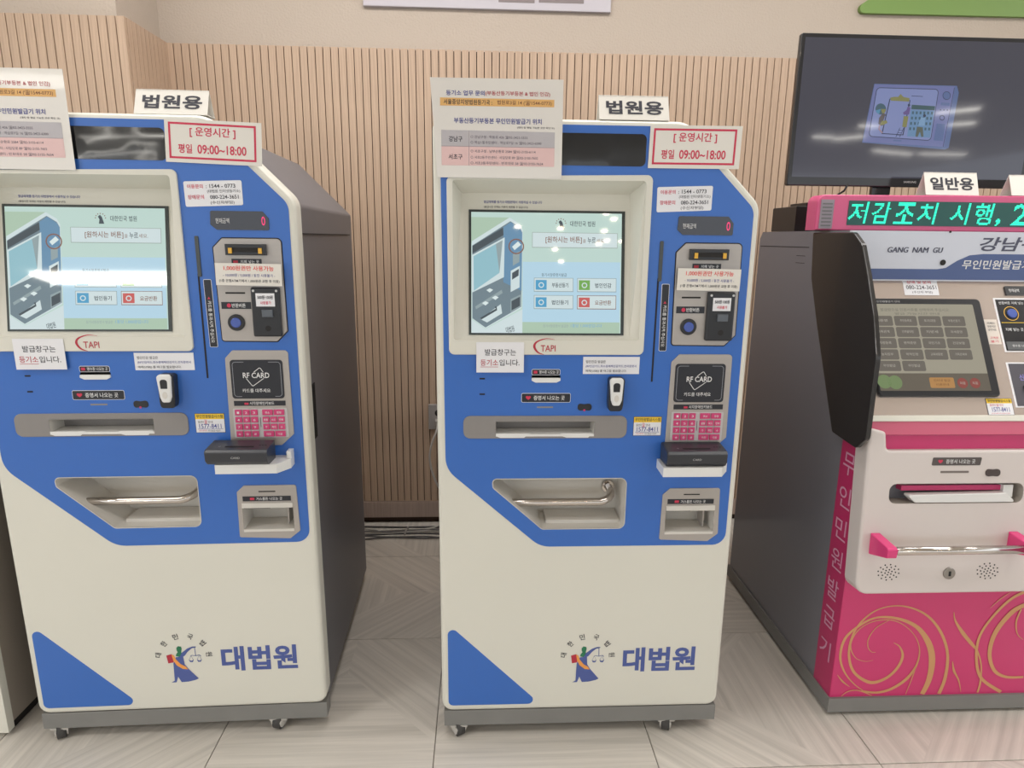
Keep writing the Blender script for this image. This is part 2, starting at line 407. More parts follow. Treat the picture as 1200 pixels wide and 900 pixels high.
def build_kiosk():
    root = empty('court_kiosk')
    OUT = rpoly([(-.384, .084), (.404, .084), (.399, 1.477), (.212, 1.663), (-.388, 1.663)], [.03, .03, .05, .07, .03])
    # openings
    REC = rpoly([(-.342, 1.146), (.118, 1.146), (.116, 1.527), (-.342, 1.524)], .008)
    BAR = [(-.237, .897), (.015, .897), (.016, .936), (-.237, .936)]
    TRAY = rpoly([(-.113, .640), (.106, .640), (.106, .780), (-.245, .780), (-.243, .757)], [.012, .016, .016, .028, .01])
    D2 = rect(.216, .622, .347, .690)
    RCP = rect(-.148, 1.043, -.075, 1.057, .004)
    SLOT = rect(.158, 1.292, .167, 1.389, .003)
    # shell
    m = MB(); m.prism([OUT, REC, BAR, TRAY, D2, RCP], -.052, 0, white, bev=.012)
    shell = m.build('front_shell', root)
    m = MB(); emblem(m, .0006); m.build('emblem', shell)
    m = MB(); m.text('대법원', .123, .201, .330, .278, .0006, logo_b, .032); m.build('lettering', shell)
    m = MB(); m.prism([rpoly([(-.366, .362), (-.108, .104), (-.366, .104)], .014)], 0, .0006, blue); m.build('corner_panel', shell, 'blue triangular panel')
    # blue film
    BL = rpoly([(-.366, .808), (-.117, .588), (.385, .588), (.383, 1.466), (.195, 1.650), (-.370, 1.650)], [.07, .07, .035, .04, .02, .01])
    m = MB(); m.prism([BL, offset(REC, -.004) if sarea(REC) > 0 else REC, BAR, TRAY, D2, RCP], 0, .0012, blue)
    m.build('blue_panel', root)
    # cabinet body behind the shell
    BO = rpoly([(-.372, .038), (.390, .038), (.386, 1.468), (.205, 1.648), (-.374, 1.648)], [.004, .004, .02, .03, .01])
    m = MB(); m.prism([BO], -.86, -.14, body, back=False); m.fill([BO], -.86, body, flip=True)
    BI = [(-.372, .084), (.390, .084), (.386, 1.468), (.205, 1.648), (-.374, 1.648)]
    m.walls(BO, -.14, -.0512, body)
    cab = m.build('cabinet', root)
    m = MB(); YZ = Fr((.3905, 0, 0), (0, 1, 0), (0, 0, 1))
    m.fr = YZ; m.box(.085, 1.396, .80, 1.3985, -.006, .0006, grooved); m.build('seam', cab)
    m = MB(YZ)
    for q in range(5): m.box(.078 + q * .011, .845, .083 + q * .011, 1.0, -.001, .0012, grooved, r=.002)
    m.build('side_vent', cab)
    # base and casters
    m = MB(F_UP); m.box(-.379, .004, .402, .05, .035, .083, basem, bev=.002); m.build('plinth', root)
    for (x, y, a) in [(-.338, .012, .5), (.262, .014, -.3), (-.33, .78, .2), (.33, .78, .9)]:
        c, s_ = math.cos(a), math.sin(a)
        ax = Vector((c, s_, 0)); o = Vector((x, y, .019))
        m = MB(); m.tube([o - ax * .011, o + ax * .011], .019, rubber, 16)
        f = Fr(o, (-s_, c, 0), (0, 0, 1))
        for sg in (-1, 1):
            g = Fr(o + ax * .014 * sg, f.u, f.v); m.fr = g
            m.prism([rpoly([(-.012, -.008), (.012, -.008), (.03, .012), (.026, .012), (-.018, .012)], .004)], -.002, .002, casterw, back=True)
        m.fr = F_UP; m.box(x - .024, y - .010, x + .024, y + .024, .0305, .0345, casterw)
        m.build('caster', root)
    # black display window on top
    m = MB(); m.prism([rect(-.20, 1.560, .112, 1.632, .012)], .0012, .0024, gloss); m.build('display_window', root, 'glossy black window')
    # bezel around screen
    m = MB(); BZ = rpoly([(-.354, 1.109), (.132, 1.109), (.132, 1.541), (-.356, 1.532)], .014)
    m.prism([BZ, REC], .0, .007, white, bev=.003)
    # funnel down to the tilted back plate
    s0 = Fr((0, .006, 1.157), (1, 0, 0), (0, .0497, .302)); 
    corners = [(-.318, -.006), (.097, -.006), (.093, .348), (-.322, .346)]
    REC4 = [(-.342, 1.146), (.118, 1.146), (.116, 1.527), (-.342, 1.524)]
    b = m.add([FRONT.p(u, v, .0005) for u, v in REC4] + [s0.p(u, v, 0) for u, v in corners])
    for i in range(4): j = (i + 1) % 4; m.face((b + j, b + i, b + 4 + i, b + 4 + j), white)
    m.face((b + 4, b + 5, b + 6, b + 7), white)
    bz = m.build('screen_bezel', root)
    m = MB(s0); m.text('발급매체를 등기소·대법원에서 사용하실 수 있습니다', -.268, .322, -.125, .329, .0006, inkb, .01); m.text('(발급시간 외에는 이용이 제한될 수 있습니다)', -.268, .310, -.160, .316, .0006, ink, .01)
    m.build('notice_lettering', bz)
    m = MB(); m.text('TAPI', -.127, 1.118, -.090, 1.134, .0074, inkr if 0 else logo_r, .01)
    m.ribbon([(-.092, 1.148), (-.115, 1.150), (-.137, 1.142), (-.143, 1.130), (-.134, 1.116), (-.118, 1.110)], [.0005, .002, .004, .006, .004, .0005], .0074, logo_r)
    m.build('maker_logo', bz)
    # screen
    m = MB(s0); m.box(-.305, .0, .081, .306, .0, .003, mat('screen_frame', (50, 58, 58), .3), back=False)
    scr = m.build('screen', root)
    W0, H0, A0, B0 = .372, .295, -.299, .005
    E = lambda n_, c, s_=.84: mat('lcd_' + n_, c, .03, emit=s_, coat=.25)
    S = lambda x, y: (A0 + (x - 157) / 885 * W0, B0 + (862 - y) / 714 * H0)
    P = lambda pts: [S(*p) for p in pts]
    bg, wht, grn, lblu = E('pale_green', (196, 222, 214)), E('white', (214, 230, 232)), E('sage', (178, 204, 182)), E('ice', (186, 220, 238))
    dk, bl, gr, gd, wh2 = E('slate', (116, 136, 146)), E('steel_blue', (106, 148, 180)), E('mid_grey', (150, 168, 172)), E('dark', (72, 84, 92)), E('bright', (226, 240, 240))
    rd, gn, cy, rdk = E('red', (206, 98, 96)), E('green', (120, 176, 90)), E('cyan', (84, 164, 206)), E('brown', (138, 98, 84))
    D = .0032
    m = MB(s0); m.fill([P([(157, 148), (1042, 148), (1042, 862), (157, 862)])], D, bg)
    m.fill([P([(458, 438), (1036, 436), (1036, 796), (458, 796)])], D + .0002, lblu)
    m.fill([P([(458, 796), (1036, 796), (1036, 862), (458, 862)])], D + .0002, grn)
    m.fill([P([(157, 330), (385, 178), (157, 178)])], D + .0002, grn)
    m.fill([P([(157, 780), (240, 840), (458, 720), (458, 862), (157, 862)])], D + .0002, wht)
    # kiosk drawing
    m.fill([P([(160, 320), (380, 178), (440, 215), (458, 250), (452, 712), (240, 836), (160, 775)])], D + .0003, wht)
    m.fill([P([(163, 345), (385, 200), (440, 235), (455, 265), (450, 705), (240, 830), (163, 775)])], D + .0004, dk)
    m.fill([P([(345, 235), (388, 205), (440, 240), (455, 268), (452, 610), (345, 560)])], D + .0005, bl)
    m.fill([P([(163, 348), (342, 238), (345, 282), (163, 392)])], D + .0006, gd)
    m.fill([P([(163, 400), (352, 295), (348, 530), (163, 622)])], D + .0006, wht)
    m.fill([P([(170, 408), (340, 312), (322, 505), (172, 612)])], D + .0007, gr)
    m.fill([P([(170, 408), (300, 335), (322, 505), (172, 612)])], D + .0008, E('lcd_sky', (150, 196, 208)))
    m.fill([P([(388, 492), (442, 462), (440, 590), (388, 618)])], D + .0006, wht); m.fill([P([(396, 505), (436, 480), (434, 520), (396, 545)])], D + .0007, gd)
    m.fill([P([(388, 660), (448, 632), (448, 705), (388, 738)])], D + .0006, gr); m.fill([P([(393, 672), (443, 645), (443, 700), (393, 728)])], D + .0007, gd)
    m.fill([P([(180, 705), (335, 605), (340, 625), (185, 722)])], D + .0006, gr); 
    for (x, y) in ((265, 608), (298, 652), (240, 685)): m.fill([P([(x - 20, y), (x, y - 12), (x + 20, y - 2), (x, y + 14)])], D + .0008, wh2)
    m.fill([P([(210, 780), (330, 690), (338, 745), (250, 800)])], D + .0007, wht); m.ribbon(P([(212, 778), (305, 722), (300, 705)]), .005, D + .0009, gd, 1, False)
    m.frame(P(circ(420, 348, 46, 20)), .003, D + .0009, rdk); m.fill([P([(395, 350), (430, 318), (448, 338), (410, 370)])], D + .0009, wh2)
    m.fill([P([(400, 395), (440, 375), (438, 440), (400, 462)])], D + .0007, gr)
    m.text('대법원', *S(360, 858), *S(410, 822), D + .0009, gd, .01, rot=.25)
    # text boxes
    emb = lambda x, y, c: m.fill([P([(x, y + 30), (x + 4, y + 5), (x - 4, y - 12), (x + 8, y - 22), (x + 18, y - 10), (x + 30, y + 30)])], D + .0004, c)
    emb(672, 212, gd)
    for a in range(7): m.fill([P(circ(682 + 28 * math.cos(PI * a / 6), 208 - 26 * math.sin(PI * a / 6), 3.4, 6))], D + .0005, rdk)
    m.text('대한민국 법원', *S(736, 226), *S(884, 194), D + .0004, gd, .01)
    m.fill([P([(513, 262), (1018, 264), (1018, 354), (513, 354)])], D + .0003, E('box_line', (160, 176, 168))); m.fill([P([(516, 265), (1015, 267), (1015, 350), (516, 350)])], D + .0004, wht)
    m.text('[원하시는 버튼]', *S(592, 328), *S(806, 286), D + .0006, rdk, .012); m.text('을', *S(812, 322), *S(830, 300), D + .0006, rdk); m.text('누르', *S(840, 326), *S(888, 290), D + .0006, gd, .01); m.text('세요.', *S(892, 322), *S(944, 298), D + .0006, rdk)
    m.text('등기사항증명서발급', *S(570, 524), *S(718, 504), D + .0004, gd)
    for (x, y, s_, c) in ((528, 535, '부동산등기', cy), (784, 535, '법인인감', gn), (528, 638, '법인등기', cy), (784, 638, '요금반환', rd)):
        m.fill([P([(x - 3, y - 3), (x + 230, y - 3), (x + 230, y + 80), (x - 3, y + 80)])], D + .0003, gr if c != rd else rdk)
        m.fill([P([(x, y), (x + 227, y), (x + 227, y + 76), (x, y + 76)])], D + .0004, wht)
        m.fill([P([(x + 7, y + 10), (x + 72, y + 10), (x + 72, y + 68), (x + 7, y + 68)])], D + .0006, c)
        m.frame(P(circ(x + 40, y + 40, 17, 12)), .0025, D + .0008, wht)
        m.text(s_, *S(x + 103, y + 54), *S(x + 200, y + 26), D + .0006, gd if c != rd else rdk, .014)
    m.text('등기사항증명서 발급은', *S(580, 828), *S(730, 810), D + .0006, gr); m.text('1통당 1,000원입니다', *S(745, 828), *S(930, 806), D + .0006, E('link', (120, 176, 222)))
    m.build('screen_picture', scr)
    # small black money display
    m = MB(); m.prism([rpoly([(.212, 1.404), (.335, 1.404), (.335, 1.432), (.322, 1.448), (.200, 1.448), (.198, 1.416)], .004)], .0012, .003, mat('display_black', (34, 34, 44), .12, coat=.4))
    m.text('현재금액', .211, 1.419, .243, 1.431, .0034, inkw); m.text('0', .318, 1.415, .327, 1.436, .0034, mat('led_red', (230, 50, 110), .3, emit=1.2), .01)
    m.build('amount_display', root)
    # card swipe slot and vertical label
    m = MB(); m.prism([SLOT], .0012, .004, mat('slot_shadow', (70, 76, 78), .4), bev=.001)
    m.prism([rpoly([(.157, 1.300), (.161, 1.300), (.160, 1.04), (.156, 1.04)], .001)], .0012, .0022, grooved)
    m.build('card_slot', root)
    m = MB(); vl = rpoly([(.172, 1.120), (.189, 1.120), (.187, 1.285), (.170, 1.285)], .002)
    m.prism([offset(vl, -.0012)], .0012, .0018, stick_w); m.prism([vl], .0018, .0024, label_b); m.vtext('카드를 통과시켜 주십시오', .1797, 1.130, 1.234, .009, .0028, inkw, .008); m.text('▲', .1755, 1.238, .1825, 1.244, .0028, inkr)
    m.build('slot_label', root)
    # banknote / coin panel
    BP = rpoly([(.203, 1.135), (.336, 1.134), (.362, 1.160), (.360, 1.384), (.222, 1.384), (.200, 1.362)], [.006, .004, .004, .01, .004, .004])
    m = MB(); m.prism([offset(BP, -.0025)], .0012, .002, grooved); m.prism([BP], .002, .004, steel, bev=.001); bp = m.build('money_panel', root, 'brushed metal money panel')
    m = MB(); m.box(.231, 1.345, .326, 1.371, .004, .016, black, bev=.002); m.box(.240, 1.352, .317, 1.363, .016, .0165, grooved)
    for x in (.240, .310): m.box(x, 1.349, x + .008, 1.362, .0162, .020, gold_y)
    m.build('banknote_slot', bp)
    m = MB(); m.box(.241, 1.322, .312, 1.336, .004, .0048, label_b); m.text('지폐 넣는 곳', .262, 1.3255, .306, 1.333, .0051, inkw, .01); m.box(.245, 1.3255, .256, 1.332, .0048, .005, logo_r); m.build('banknote_label', bp)
    m = MB(); m.box(.283, 1.147, .351, 1.268, .004, .016, black, bev=.004, r=.004); m.box(.308, 1.196, .334, 1.214, .016, .022, mat('grey_button', (92, 98, 106), .3), bev=.002)
    m.prism([circ(.320, 1.168, .007)], .016, .0165, grooved)
    for cy_ in (1.26,):
        for cx_ in (.290, .345): m.prism([circ(cx_, cy_, .003, 10)], .016, .017, grey_l)
    m.box(.295, 1.222, .340, 1.254, .016, .0165, stick_w); m.text('500원·100원', .299, 1.240, .336, 1.249, .017, ink, .02); m.text('사용불가', .305, 1.227, .331, 1.235, .017, inkr, .015)
    m.build('coin_reader', bp)
    m = MB(); m.box(.220, 1.2515, .267, 1.2555, .004, .0046, grooved, r=.001); m.build('coin_return_slot', bp)
    m = MB(); m.box(.208, 1.2145, .279, 1.2315, .004, .0046, label_b); m.prism([circ(.226, 1.223, .005, 14)], .0046, .005, inkr); m.text('반환버튼', .233, 1.218, .266, 1.228, .0052, inkw, .01); m.build('return_label', bp)
    m = MB(); m.prism([circ(.241, 1.181, .0205, 28)], .004, .009, black, bev=.002); m.prism([circ(.241, 1.181, .0125, 24)], .009, .012, blued, bev=.002); m.build('return_button', bp)
    # RF card and keypad panel
    RP = rpoly([(.202, .872), (.202, .862), (.330, .862), (.362, .892), (.360, 1.111), (.224, 1.111), (.205, 1.091)], [.004, .006, .005, .005, .01, .005, .005])
    m = MB(); m.prism([RP], .0012, .004, steel, bev=.001); rp = m.build('card_panel', root, 'brushed metal card and keypad panel')
    m = MB(); m.prism([rect(.216, .987, .345, 1.087, .008)], .004, .0052, label_b)
    fr_ = rect(.221, .992, .340, 1.082, .008); ofr = offset(fr_, .0012)
    dd = .0056
    m.fill([fr_, ofr], dd, mat('ink_grey', (150, 152, 160), .5)); m.box(.240, .9905, .322, .9938, dd, dd + .0002, label_b); m.box(.250, 1.080, .310, 1.083, dd, dd + .0002, label_b)
    card = rpoly([(.252, 1.040), (.268, 1.018), (.304, 1.044), (.289, 1.069)], .004); m.fill([card, offset(card, .0016) if sarea(card) > 0 else offset(card[::-1], .0016)], dd, inkw)
    m.box(.244, 1.0395, .312, 1.0555, dd, dd + .0003, label_b)
    m.text('RF CARD', .246, 1.0405, .311, 1.0545, dd + .0006, inkw, .014); m.text('카드를 대주세요', .242, 1.003, .311, 1.013, dd, inkw, .006)
    m.build('contactless_reader', rp)
    m = MB(); m.box(.218, .968, .346, .981, .004, .0048, label_b); m.text('시각장애인키보드', .257, .9705, .318, .979, .0052, inkw, .01); m.box(.244, .971, .254, .976, .0048, .0051, inkr); m.build('keypad_label', rp)
    m = MB(); m.box(.214, .884, .349, .961, .004, .006, grey_l, r=.002, bev=.001); m.box(.2805, .912, .2818, .938, .006, .0064, ink); kp = m.build('keypad', root, 'silver keypad with pink keys')
    def key(u0, v0, u1, v1, t):
        m = MB(); cu, cv = (u0 + u1) / 2, (v0 + v1) / 2
        hu, hv = (u1 - u0) / 2, (v1 - v0) / 2
        m.prism([rect(-hu, -hv, hu, hv)], .0, .004, pink, bev=.0012)
        tw = min(hu * .62, .0028 * len(t)); m.text(t, -tw, -hv * .4, tw, hv * .4, .0043, inkw, .01)
        m.build('key', kp, loc=(cu, -.006, cv))
    rows = (.944, .925, .906, .887)
    for r_, ts in zip(rows, ('123', '456', '789', '*0#')):
        for q, t in enumerate(ts): key(.2195 + q * .0197, r_, .2195 + q * .0197 + .0165, r_ + .0145, t)
    for r_, ts in zip(rows, (('취소', '정정'), ('볼륨', '속도', '반복'), ('↑', '확인', '↓'), ('이전', '다음'))):
        nk = len(ts); wk = .0575 / nk
        for q, t in enumerate(ts): key(.2875 + q * wk, r_, .2875 + (q + 1) * wk - .003, r_ + .0145, t)
    # card reader on white shelf
    m = MB(); sh = Fr((0, 0, 0), (1, 0, 0), (0, -1, 0)) # u=x v=-y normal = -z
    pr = [(.184, .0), (.358, .0), (.358, .034), (.332, .072), (.182, .072)]
    m.fr = Fr((0, 0, .834), (1, 0, 0), (0, 1, 0)); m.prism([[(u, -v) for u, v in pr]], -.024, 0, whitep, back=True)
    m.fr = FRONT; m.box(.346, .834, .358, .852, 0, .03, whitep, bev=.003)
    m.build('reader_shelf', root, 'white plastic shelf under card reader')
    m = MB(Fr((.190, 0, 0), (0, -1, 0), (0, 0, 1)))   # u = outward, v = z, normal = -x
    prof = rpoly([(.006, .8342), (.060, .8342), (.070, .845), (.072, .868), (.066, .875), (.006, .8815)], [.002, .006, .006, .004, .006, .002])
    m.prism([prof], -.153, 0, reader_m, back=True, bev=.004)
    cr_ = m.build('card_reader', root, 'charcoal plastic card reader')
    tf = Fr((.19, -.040, .8784), (1, 0, 0), (0, .060, .0065))
    m = MB(tf); m.box(.045, -.012, .115, -.007, 0, .0006, grooved); m.text('●●●', .125, -.004, .145, .0, .0006, grooved); m.text('○', .03, -.012, .034, -.008, .0006, inkw); 
    m.fr = FRONT; m.text('CARD', .255, .853, .277, .858, .0724, grey_l)
    m.build('swipe_groove', cr_)
    # cash tray
    DP = rpoly([(.203, .606), (.335, .600), (.362, .622), (.358, .752), (.224, .752), (.205, .734)], [.005, .004, .004, .006, .004, .004])
    m = MB(); m.prism([DP, D2], .0012, .004, steel, bev=.001); m.well(D2, -.075, .004, wellm)
    m.box(.216, .622, .347, .629, -.07, .006, wellm); m.box(.216, .690, .347, .704, .004, .008, wellm, bev=.001); m.box(.325, .632, .329, .68, -.06, -.02, steel); m.box(.216, .684, .285, .690, -.02, -.004, grooved)
    dp = m.build('change_tray', root, 'brushed metal change tray')
    m = MB(); m.box(.219, .7085, .343, .722, .004, .0048, label_b); m.text('거스름돈 나오는 곳', .254, .711, .321, .7195, .0052, inkw, .01); m.box(.238, .712, .249, .7185, .0048, .0051, inkr); m.box(.261, .7335, .304, .7365, .004, .0046, grooved); m.build('change_label', dp)
    # certificate slot bar
    m = MB(); BB = rect(-.320, .891, .100, .951, .018); m.prism([BB, BAR], .0012, .004, slotgrey, bev=.0015); m.well(BAR, -.055, .004, wellm, slotgrey)
    for (a, b_, c_, d_) in ((-.237, -.150, -.165, -.226), (-.070, .012, .000, -.055)):
        m.fill([[(a, .905), (a + .0, .898), (d_, .8935), (c_, .8935), (b_, .905)]], .0055, whitep)
    m.box(-.237, .897, .015, .903, -.05, .0052, whitep)
    m.build('certificate_slot', root, 'grey bar with white paper slot')
    m = MB(); CL = rect(-.172, .987, -.049, 1.009, .003); m.prism([offset(CL, -.0012)], .0012, .0016, stick_w); m.prism([CL], .0016, .0022, label_b); m.text('증명서 나오는 곳', -.142, .992, -.063, 1.004, .0026, inkw, .012); m.text('♥', -.162, .993, -.149, 1.003, .0026, inkr)
    m.box(-.133, .9715, -.092, .9755, .0012, .0016, slotgrey, r=.001); m.build('certificate_label', root)
    m = MB(); CL = rect(-.147, 1.058, -.077, 1.071, .003); m.prism([offset(CL, -.0012)], .0012, .0016, stick_w); m.prism([CL], .0016, .0022, label_b); m.text('영수증 나오는 곳', -.129, 1.0605, -.080, 1.069, .0026, inkw, .01); m.box(-.143, 1.061, -.134, 1.068, .0022, .0024, inkr)
    m.well(RCP, -.03, .0012, black); m.prism([rpoly([(-.148, 1.043), (-.138, 1.038), (-.085, 1.038), (-.075, 1.043), (-.075, 1.050), (-.148, 1.050)], .002)], 0, .005, whitep, bev=.001)
    m.build('receipt_slot', root)
    m = MB(); m.prism([rpoly([(-.029, .963), (-.029, .984), (-.012, .981), (.007, .984), (.007, .963), (-.011, .966)], .009)], .0012, .003, black, bev=.001); m.prism([circ(-.012, .966, .003, 10)], .003, .0042, pink); m.build('motion_sensor', root)
    for vv in (1.0475, 1.0075):
        m = MB(); m.box(-.279, vv - .002, -.265, vv + .002, .0012, .0016, grooved, r=.0015); m.build('speaker_slit', root)
    # fingerprint reader
    m = MB(); m.prism([rpoly([(.045, .985), (.047, .968), (.080, .968), (.083, .985), (.085, 1.054), (.045, 1.054)], .008)], .0012, .026, black, bev=.004)
    fp = m.build('fingerprint_reader', root, 'white faced fingerprint reader')
    m = MB(); WF = rpoly([(.050, .998), (.055, .984), (.073, .984), (.078, .998), (.081, 1.055), (.045, 1.055)], [.004, .006, .006, .004, .009, .009])
    m.prism([WF], .024, .032, whitep, bev=.004); m.prism([rpoly([(.055, 1.020), (.071, 1.020), (.072, 1.043), (.054, 1.043)], [.001, .001, .007, .007])], .032, .0326, black); m.prism([circ(.0635, 1.003, .006, 16, .009)], .032, .0328, wellm)
    m.build('faceplate', fp)
    # hotline sticker
    m = MB(); ST = rect(.118, .898, .189, .947); m.prism([offset(ST, -.0012)], .0012, .0014, ink); m.prism([ST], .0014, .0018, stick_w); m.box(.118, .933, .189, .947, .0018, .002, stick_y)
    m.text('무인민원발급시스템', .121, .936, .186, .945, .0023, ink, .012); m.text('콜센터', .124, .9225, .138, .929, .0022, ink); m.text('☎', .139, .921, .147, .932, .0022, inkr); m.text('안내', .149, .9225, .160, .929, .0022, ink); m.text('1577-8411', .126, .9085, .181, .9205, .0022, inkb, .01); m.box(.122, .9065, .185, .9073, .0018, .0022, inkb)
    m.text('(주)티에이피', .124, .900, .144, .905, .0022, inkr); m.text('무인발급사업부', .147, .900, .178, .905, .0022, ink); m.build('hotline_sticker', root)
    # phone number sticker
    m = MB(); PS = rpoly([(.145, 1.456), (.278, 1.462), (.278, 1.519), (.144, 1.514)], .004); m.prism([PS], .0012, .0018, stick_w, side=ink); m.fr = Fr((0, 0, 0), (1, 0, .03), (-.03, 0, 1))
    O_ = .004 + .0 ; k = lambda v: v - .006
    m.text('이용문의', .197, k(1.4985), .233, k(1.508), .0022, inkr, .012); m.text(': 1544 - 0773', .240, k(1.499), .308, k(1.508), .0022, ink, .01)
    m.text('(대법원 인터넷등기소)', .242, k(1.487), .318, k(1.4955), .0022, ink, .004); m.text('장애문의', .196, k(1.474), .233, k(1.484), .0022, inkr, .012); m.text('080-224-3651', .247, k(1.474), .313, k(1.483), .0022, ink, .012); m.text('(수신자부담)', .247, k(1.461), .302, k(1.470), .0022, ink, .004)
    for i_ in range(len(m.V)):
        pass
    m.build('phone_sticker', root)
    # handle tray
    m = MB(); m.well(TRAY, -.11, .0012, wellm); rim = TRAY if sarea(TRAY) > 0 else TRAY[::-1]
    m.walls(rim, -.001, .0024, wellm, hole=True); m.fill([offset(rim, -.002), rim], .0024, wellm)
    m.box(-.10, .641, .10, .650, -.105, -.03, wellm)
    ht = m.build('grab_recess', root, 'white recess with metal handle')
    HZ, HE = .702, .718
    pts = [(-.30, .03, HZ)] + [(x, .03, HZ) for x in (-.1, .0, .045)] + [(.045 + .035 * math.sin(a), .03 + .035 * (1 - math.cos(a)), HZ + .012 * (a / (PI / 2))) for a in (.4, .8, 1.2, PI / 2)] + [(.080, .108, HE)]
    pts[0] = (-.235, .03, HZ)
    m = MB(); m.tube(pts, .0105, chrome, 16); m.tube([(.080, .098, HE), (.080, .109, HE)], .017, chrome, 18); m.build('handle', ht)
    return root

kA = build_kiosk()
kB = copy_tree(kA)
kA.location = (.274, 1.592, 0); tag(kA, 'blue and white document kiosk in the middle, its fee notice to the left of the screen top, next to the magenta kiosk', 'kiosk')
kB.location = (-.846, 1.6268, 0); kB.rotation_euler = (0, 0, .02635); tag(kB, 'blue and white document kiosk at the left, its dark side in view', 'kiosk')
kA['label'] = 'blue and white document kiosk in the middle of the three, beside the magenta kiosk'
for o in SC.objects:
    if o.parent == kB and o.name.startswith('card_reader'):
        o.location = (-.026, -.004, .0005); o.rotation_euler = (0, 0, -.03)

# ------------------------------------------------------------------ taped papers and tent cards, local to each kiosk
def mount(o, k): o.location = k.location; o.rotation_euler = k.rotation_euler; return o
def big_notice(k, du, dv, lab):
    d0 = .0095; root = mount(empty('paper_notice', label=lab, cat='notice', group='large taped notices'), k)
    P = lambda u, v: (u + du, v + dv)
    m = MB(); m.prism([[P(-.376, 1.528), P(-.087, 1.528), P(-.088, 1.744), P(-.390, 1.743)]], d0, d0 + .0012, paperg, back=True); m.build('sheet', root)
    gr_ = mat('print_grey', (186, 182, 186), .4); pk = mat('print_pink', (226, 192, 190), .4); og = mat('print_orange', (226, 178, 110), .4); ln = mat('print_line', (160, 152, 156), .4)
    d = d0 + .0016
    m = MB(); m.fill([[P(-.368, 1.684), P(-.108, 1.685), P(-.108, 1.701), P(-.368, 1.701)]], d, og); m.build('orange_strip', root)
    m = MB(); m.fill([[P(-.366, 1.597), P(-.105, 1.597), P(-.105, 1.631), P(-.366, 1.632)]], d, gr_); m.fill([[P(-.366, 1.555), P(-.105, 1.555), P(-.105, 1.597), P(-.366, 1.597)]], d, pk)
    m.fill([[P(-.3035, 1.555), P(-.3025, 1.555), P(-.3025, 1.631), P(-.3035, 1.631)]], d + .0002, ln); m.fill([[P(-.366, 1.5965), P(-.105, 1.5965), P(-.105, 1.5975), P(-.366, 1.5975)]], d + .0002, ln)
    m.build('table_print', root)
    im = mat('ink_mid', (112, 106, 116), .5)
    for s, a, b, c, e, mt, bo in (('등기소 업무 문의', -.354, .706, -.267, .717, inkb, .012), ('(부동산등기부등본 & 법인 인감)', -.265, .706, -.118, .717, logo_r, .006),
        ('서울중앙지방법원등기국 :', -.360, .687, -.250, .698, ink, .01), ('법원로3길 14 (☎1544-0773)', -.238, .687, -.114, .698, mat('ink_brown', (128, 82, 62), .5), .006),
        ('부동산등기부등본 무인민원발급기 위치', -.337, .647, -.136, .659, inkb, .014), ('(대리 및 평일 가능한 곳은 확인 요)', -.192, .637, -.106, .642, ink, .006),
        ('강남구', -.349, .607, -.318, .619, ink, .01), ('서초구', -.350, .568, -.318, .580, ink, .01),
        ('○ 강남구청 : 학동로 426 ☎02-3423-5555', -.299, .614, -.168, .6215, im, .002), ('○ 역삼1동주민센터 : 역삼로7길 16 ☎02-3423-6300', -.299, .602, -.136, .6095, im, .002),
        ('○ 서초구청 : 남부순환로 2584 ☎02-2155-6114', -.299, .583, -.149, .5905, im, .002), ('○ 서초2동주민센터 : 사임당로 89 ☎02-2155-7602', -.299, .5695, -.143, .577, im, .002), ('○ 서초3동주민센터 : 반포대로 58 ☎02-2155-7634', -.299, .557, -.131, .5645, im, .002)):
        m = MB(); m.text(s, a + du, b + 1 + dv, c + du, e + 1 + dv, d + .0004, mt, bo); m.build('text_line', root)
big_notice(kA, 0, 0, 'large white taped notice with orange strip, complete, on middle kiosk')
big_notice(kB, -.003, .006, 'large white taped notice with orange strip, on left kiosk, cut by photo edge')

def hours_sign(k, du, dv, rot, lab):
    d0 = .0032; root = mount(empty('hours_sign', label=lab, cat='sign', group='opening hours signs'), k)
    f = Fr((.2275 + du, -d0, 1.605 + dv), (math.cos(rot), 0, math.sin(rot)), (-math.sin(rot) + .02, 0, math.cos(rot)))
    m = MB(f); m.box(-.109, -.048, .109, .048, 0, .0015, paper); m.build('card', root)
    m = MB(f); R_ = rect(-.1005, -.0395, .0965, .0405); m.frame(R_, .0045, .0019, inkr); m.build('red_border', root)
    for a in (('[ 운영시간 ]', -.053, .009, .050, .032, .0019, inkr, .016), ('평일', -.080, -.027, -.049, -.0065, .0019, inkr, .018), ('09:00~18:00', -.037, -.027, .074, -.0065, .0019, inkr, .018)): m = MB(f); m.text(*a); m.build('text_line', root)
hours_sign(kA, .0, .0, .004, 'white opening hours card with red border, on upper right of middle kiosk')
hours_sign(kB, -.005, -.003, -.03, 'white opening hours card with red border, on upper right of left kiosk')

def tent_card(parent_loc, rz, u, z, yoff, wd, ht, txt, lab, dep=.05, shear=0):
    root = empty('tent_card', parent_loc, rz, lab, 'sign', 'folded name cards on top of the kiosks')
    al = math.atan2(dep / 2, ht); f = Fr((u, yoff, z), (1, 0, 0), (0, dep / 2, ht)); H_ = math.hypot(dep / 2, ht)
    g = Fr((u, yoff + dep, z), (-1, 0, 0), (0, -dep / 2, ht)); b = Fr((u, yoff, z), (1, 0, 0), (0, 1, 0))
    m = MB(f); m.box(-wd / 2, 0, wd / 2, H_, -.0012, 0, paper); m.fr = g; m.box(-wd / 2, 0, wd / 2, H_, -.0012, 0, paper); m.fr = b; m.box(-wd / 2, 0, wd / 2, dep, 0, .001, paper); m.build('card', root)
    if txt: m = MB(f); m.text(txt, -wd * .40, H_ * .22, wd * .42, H_ * .78, .0006, ink, .03); m.build('lettering', root)
    return root
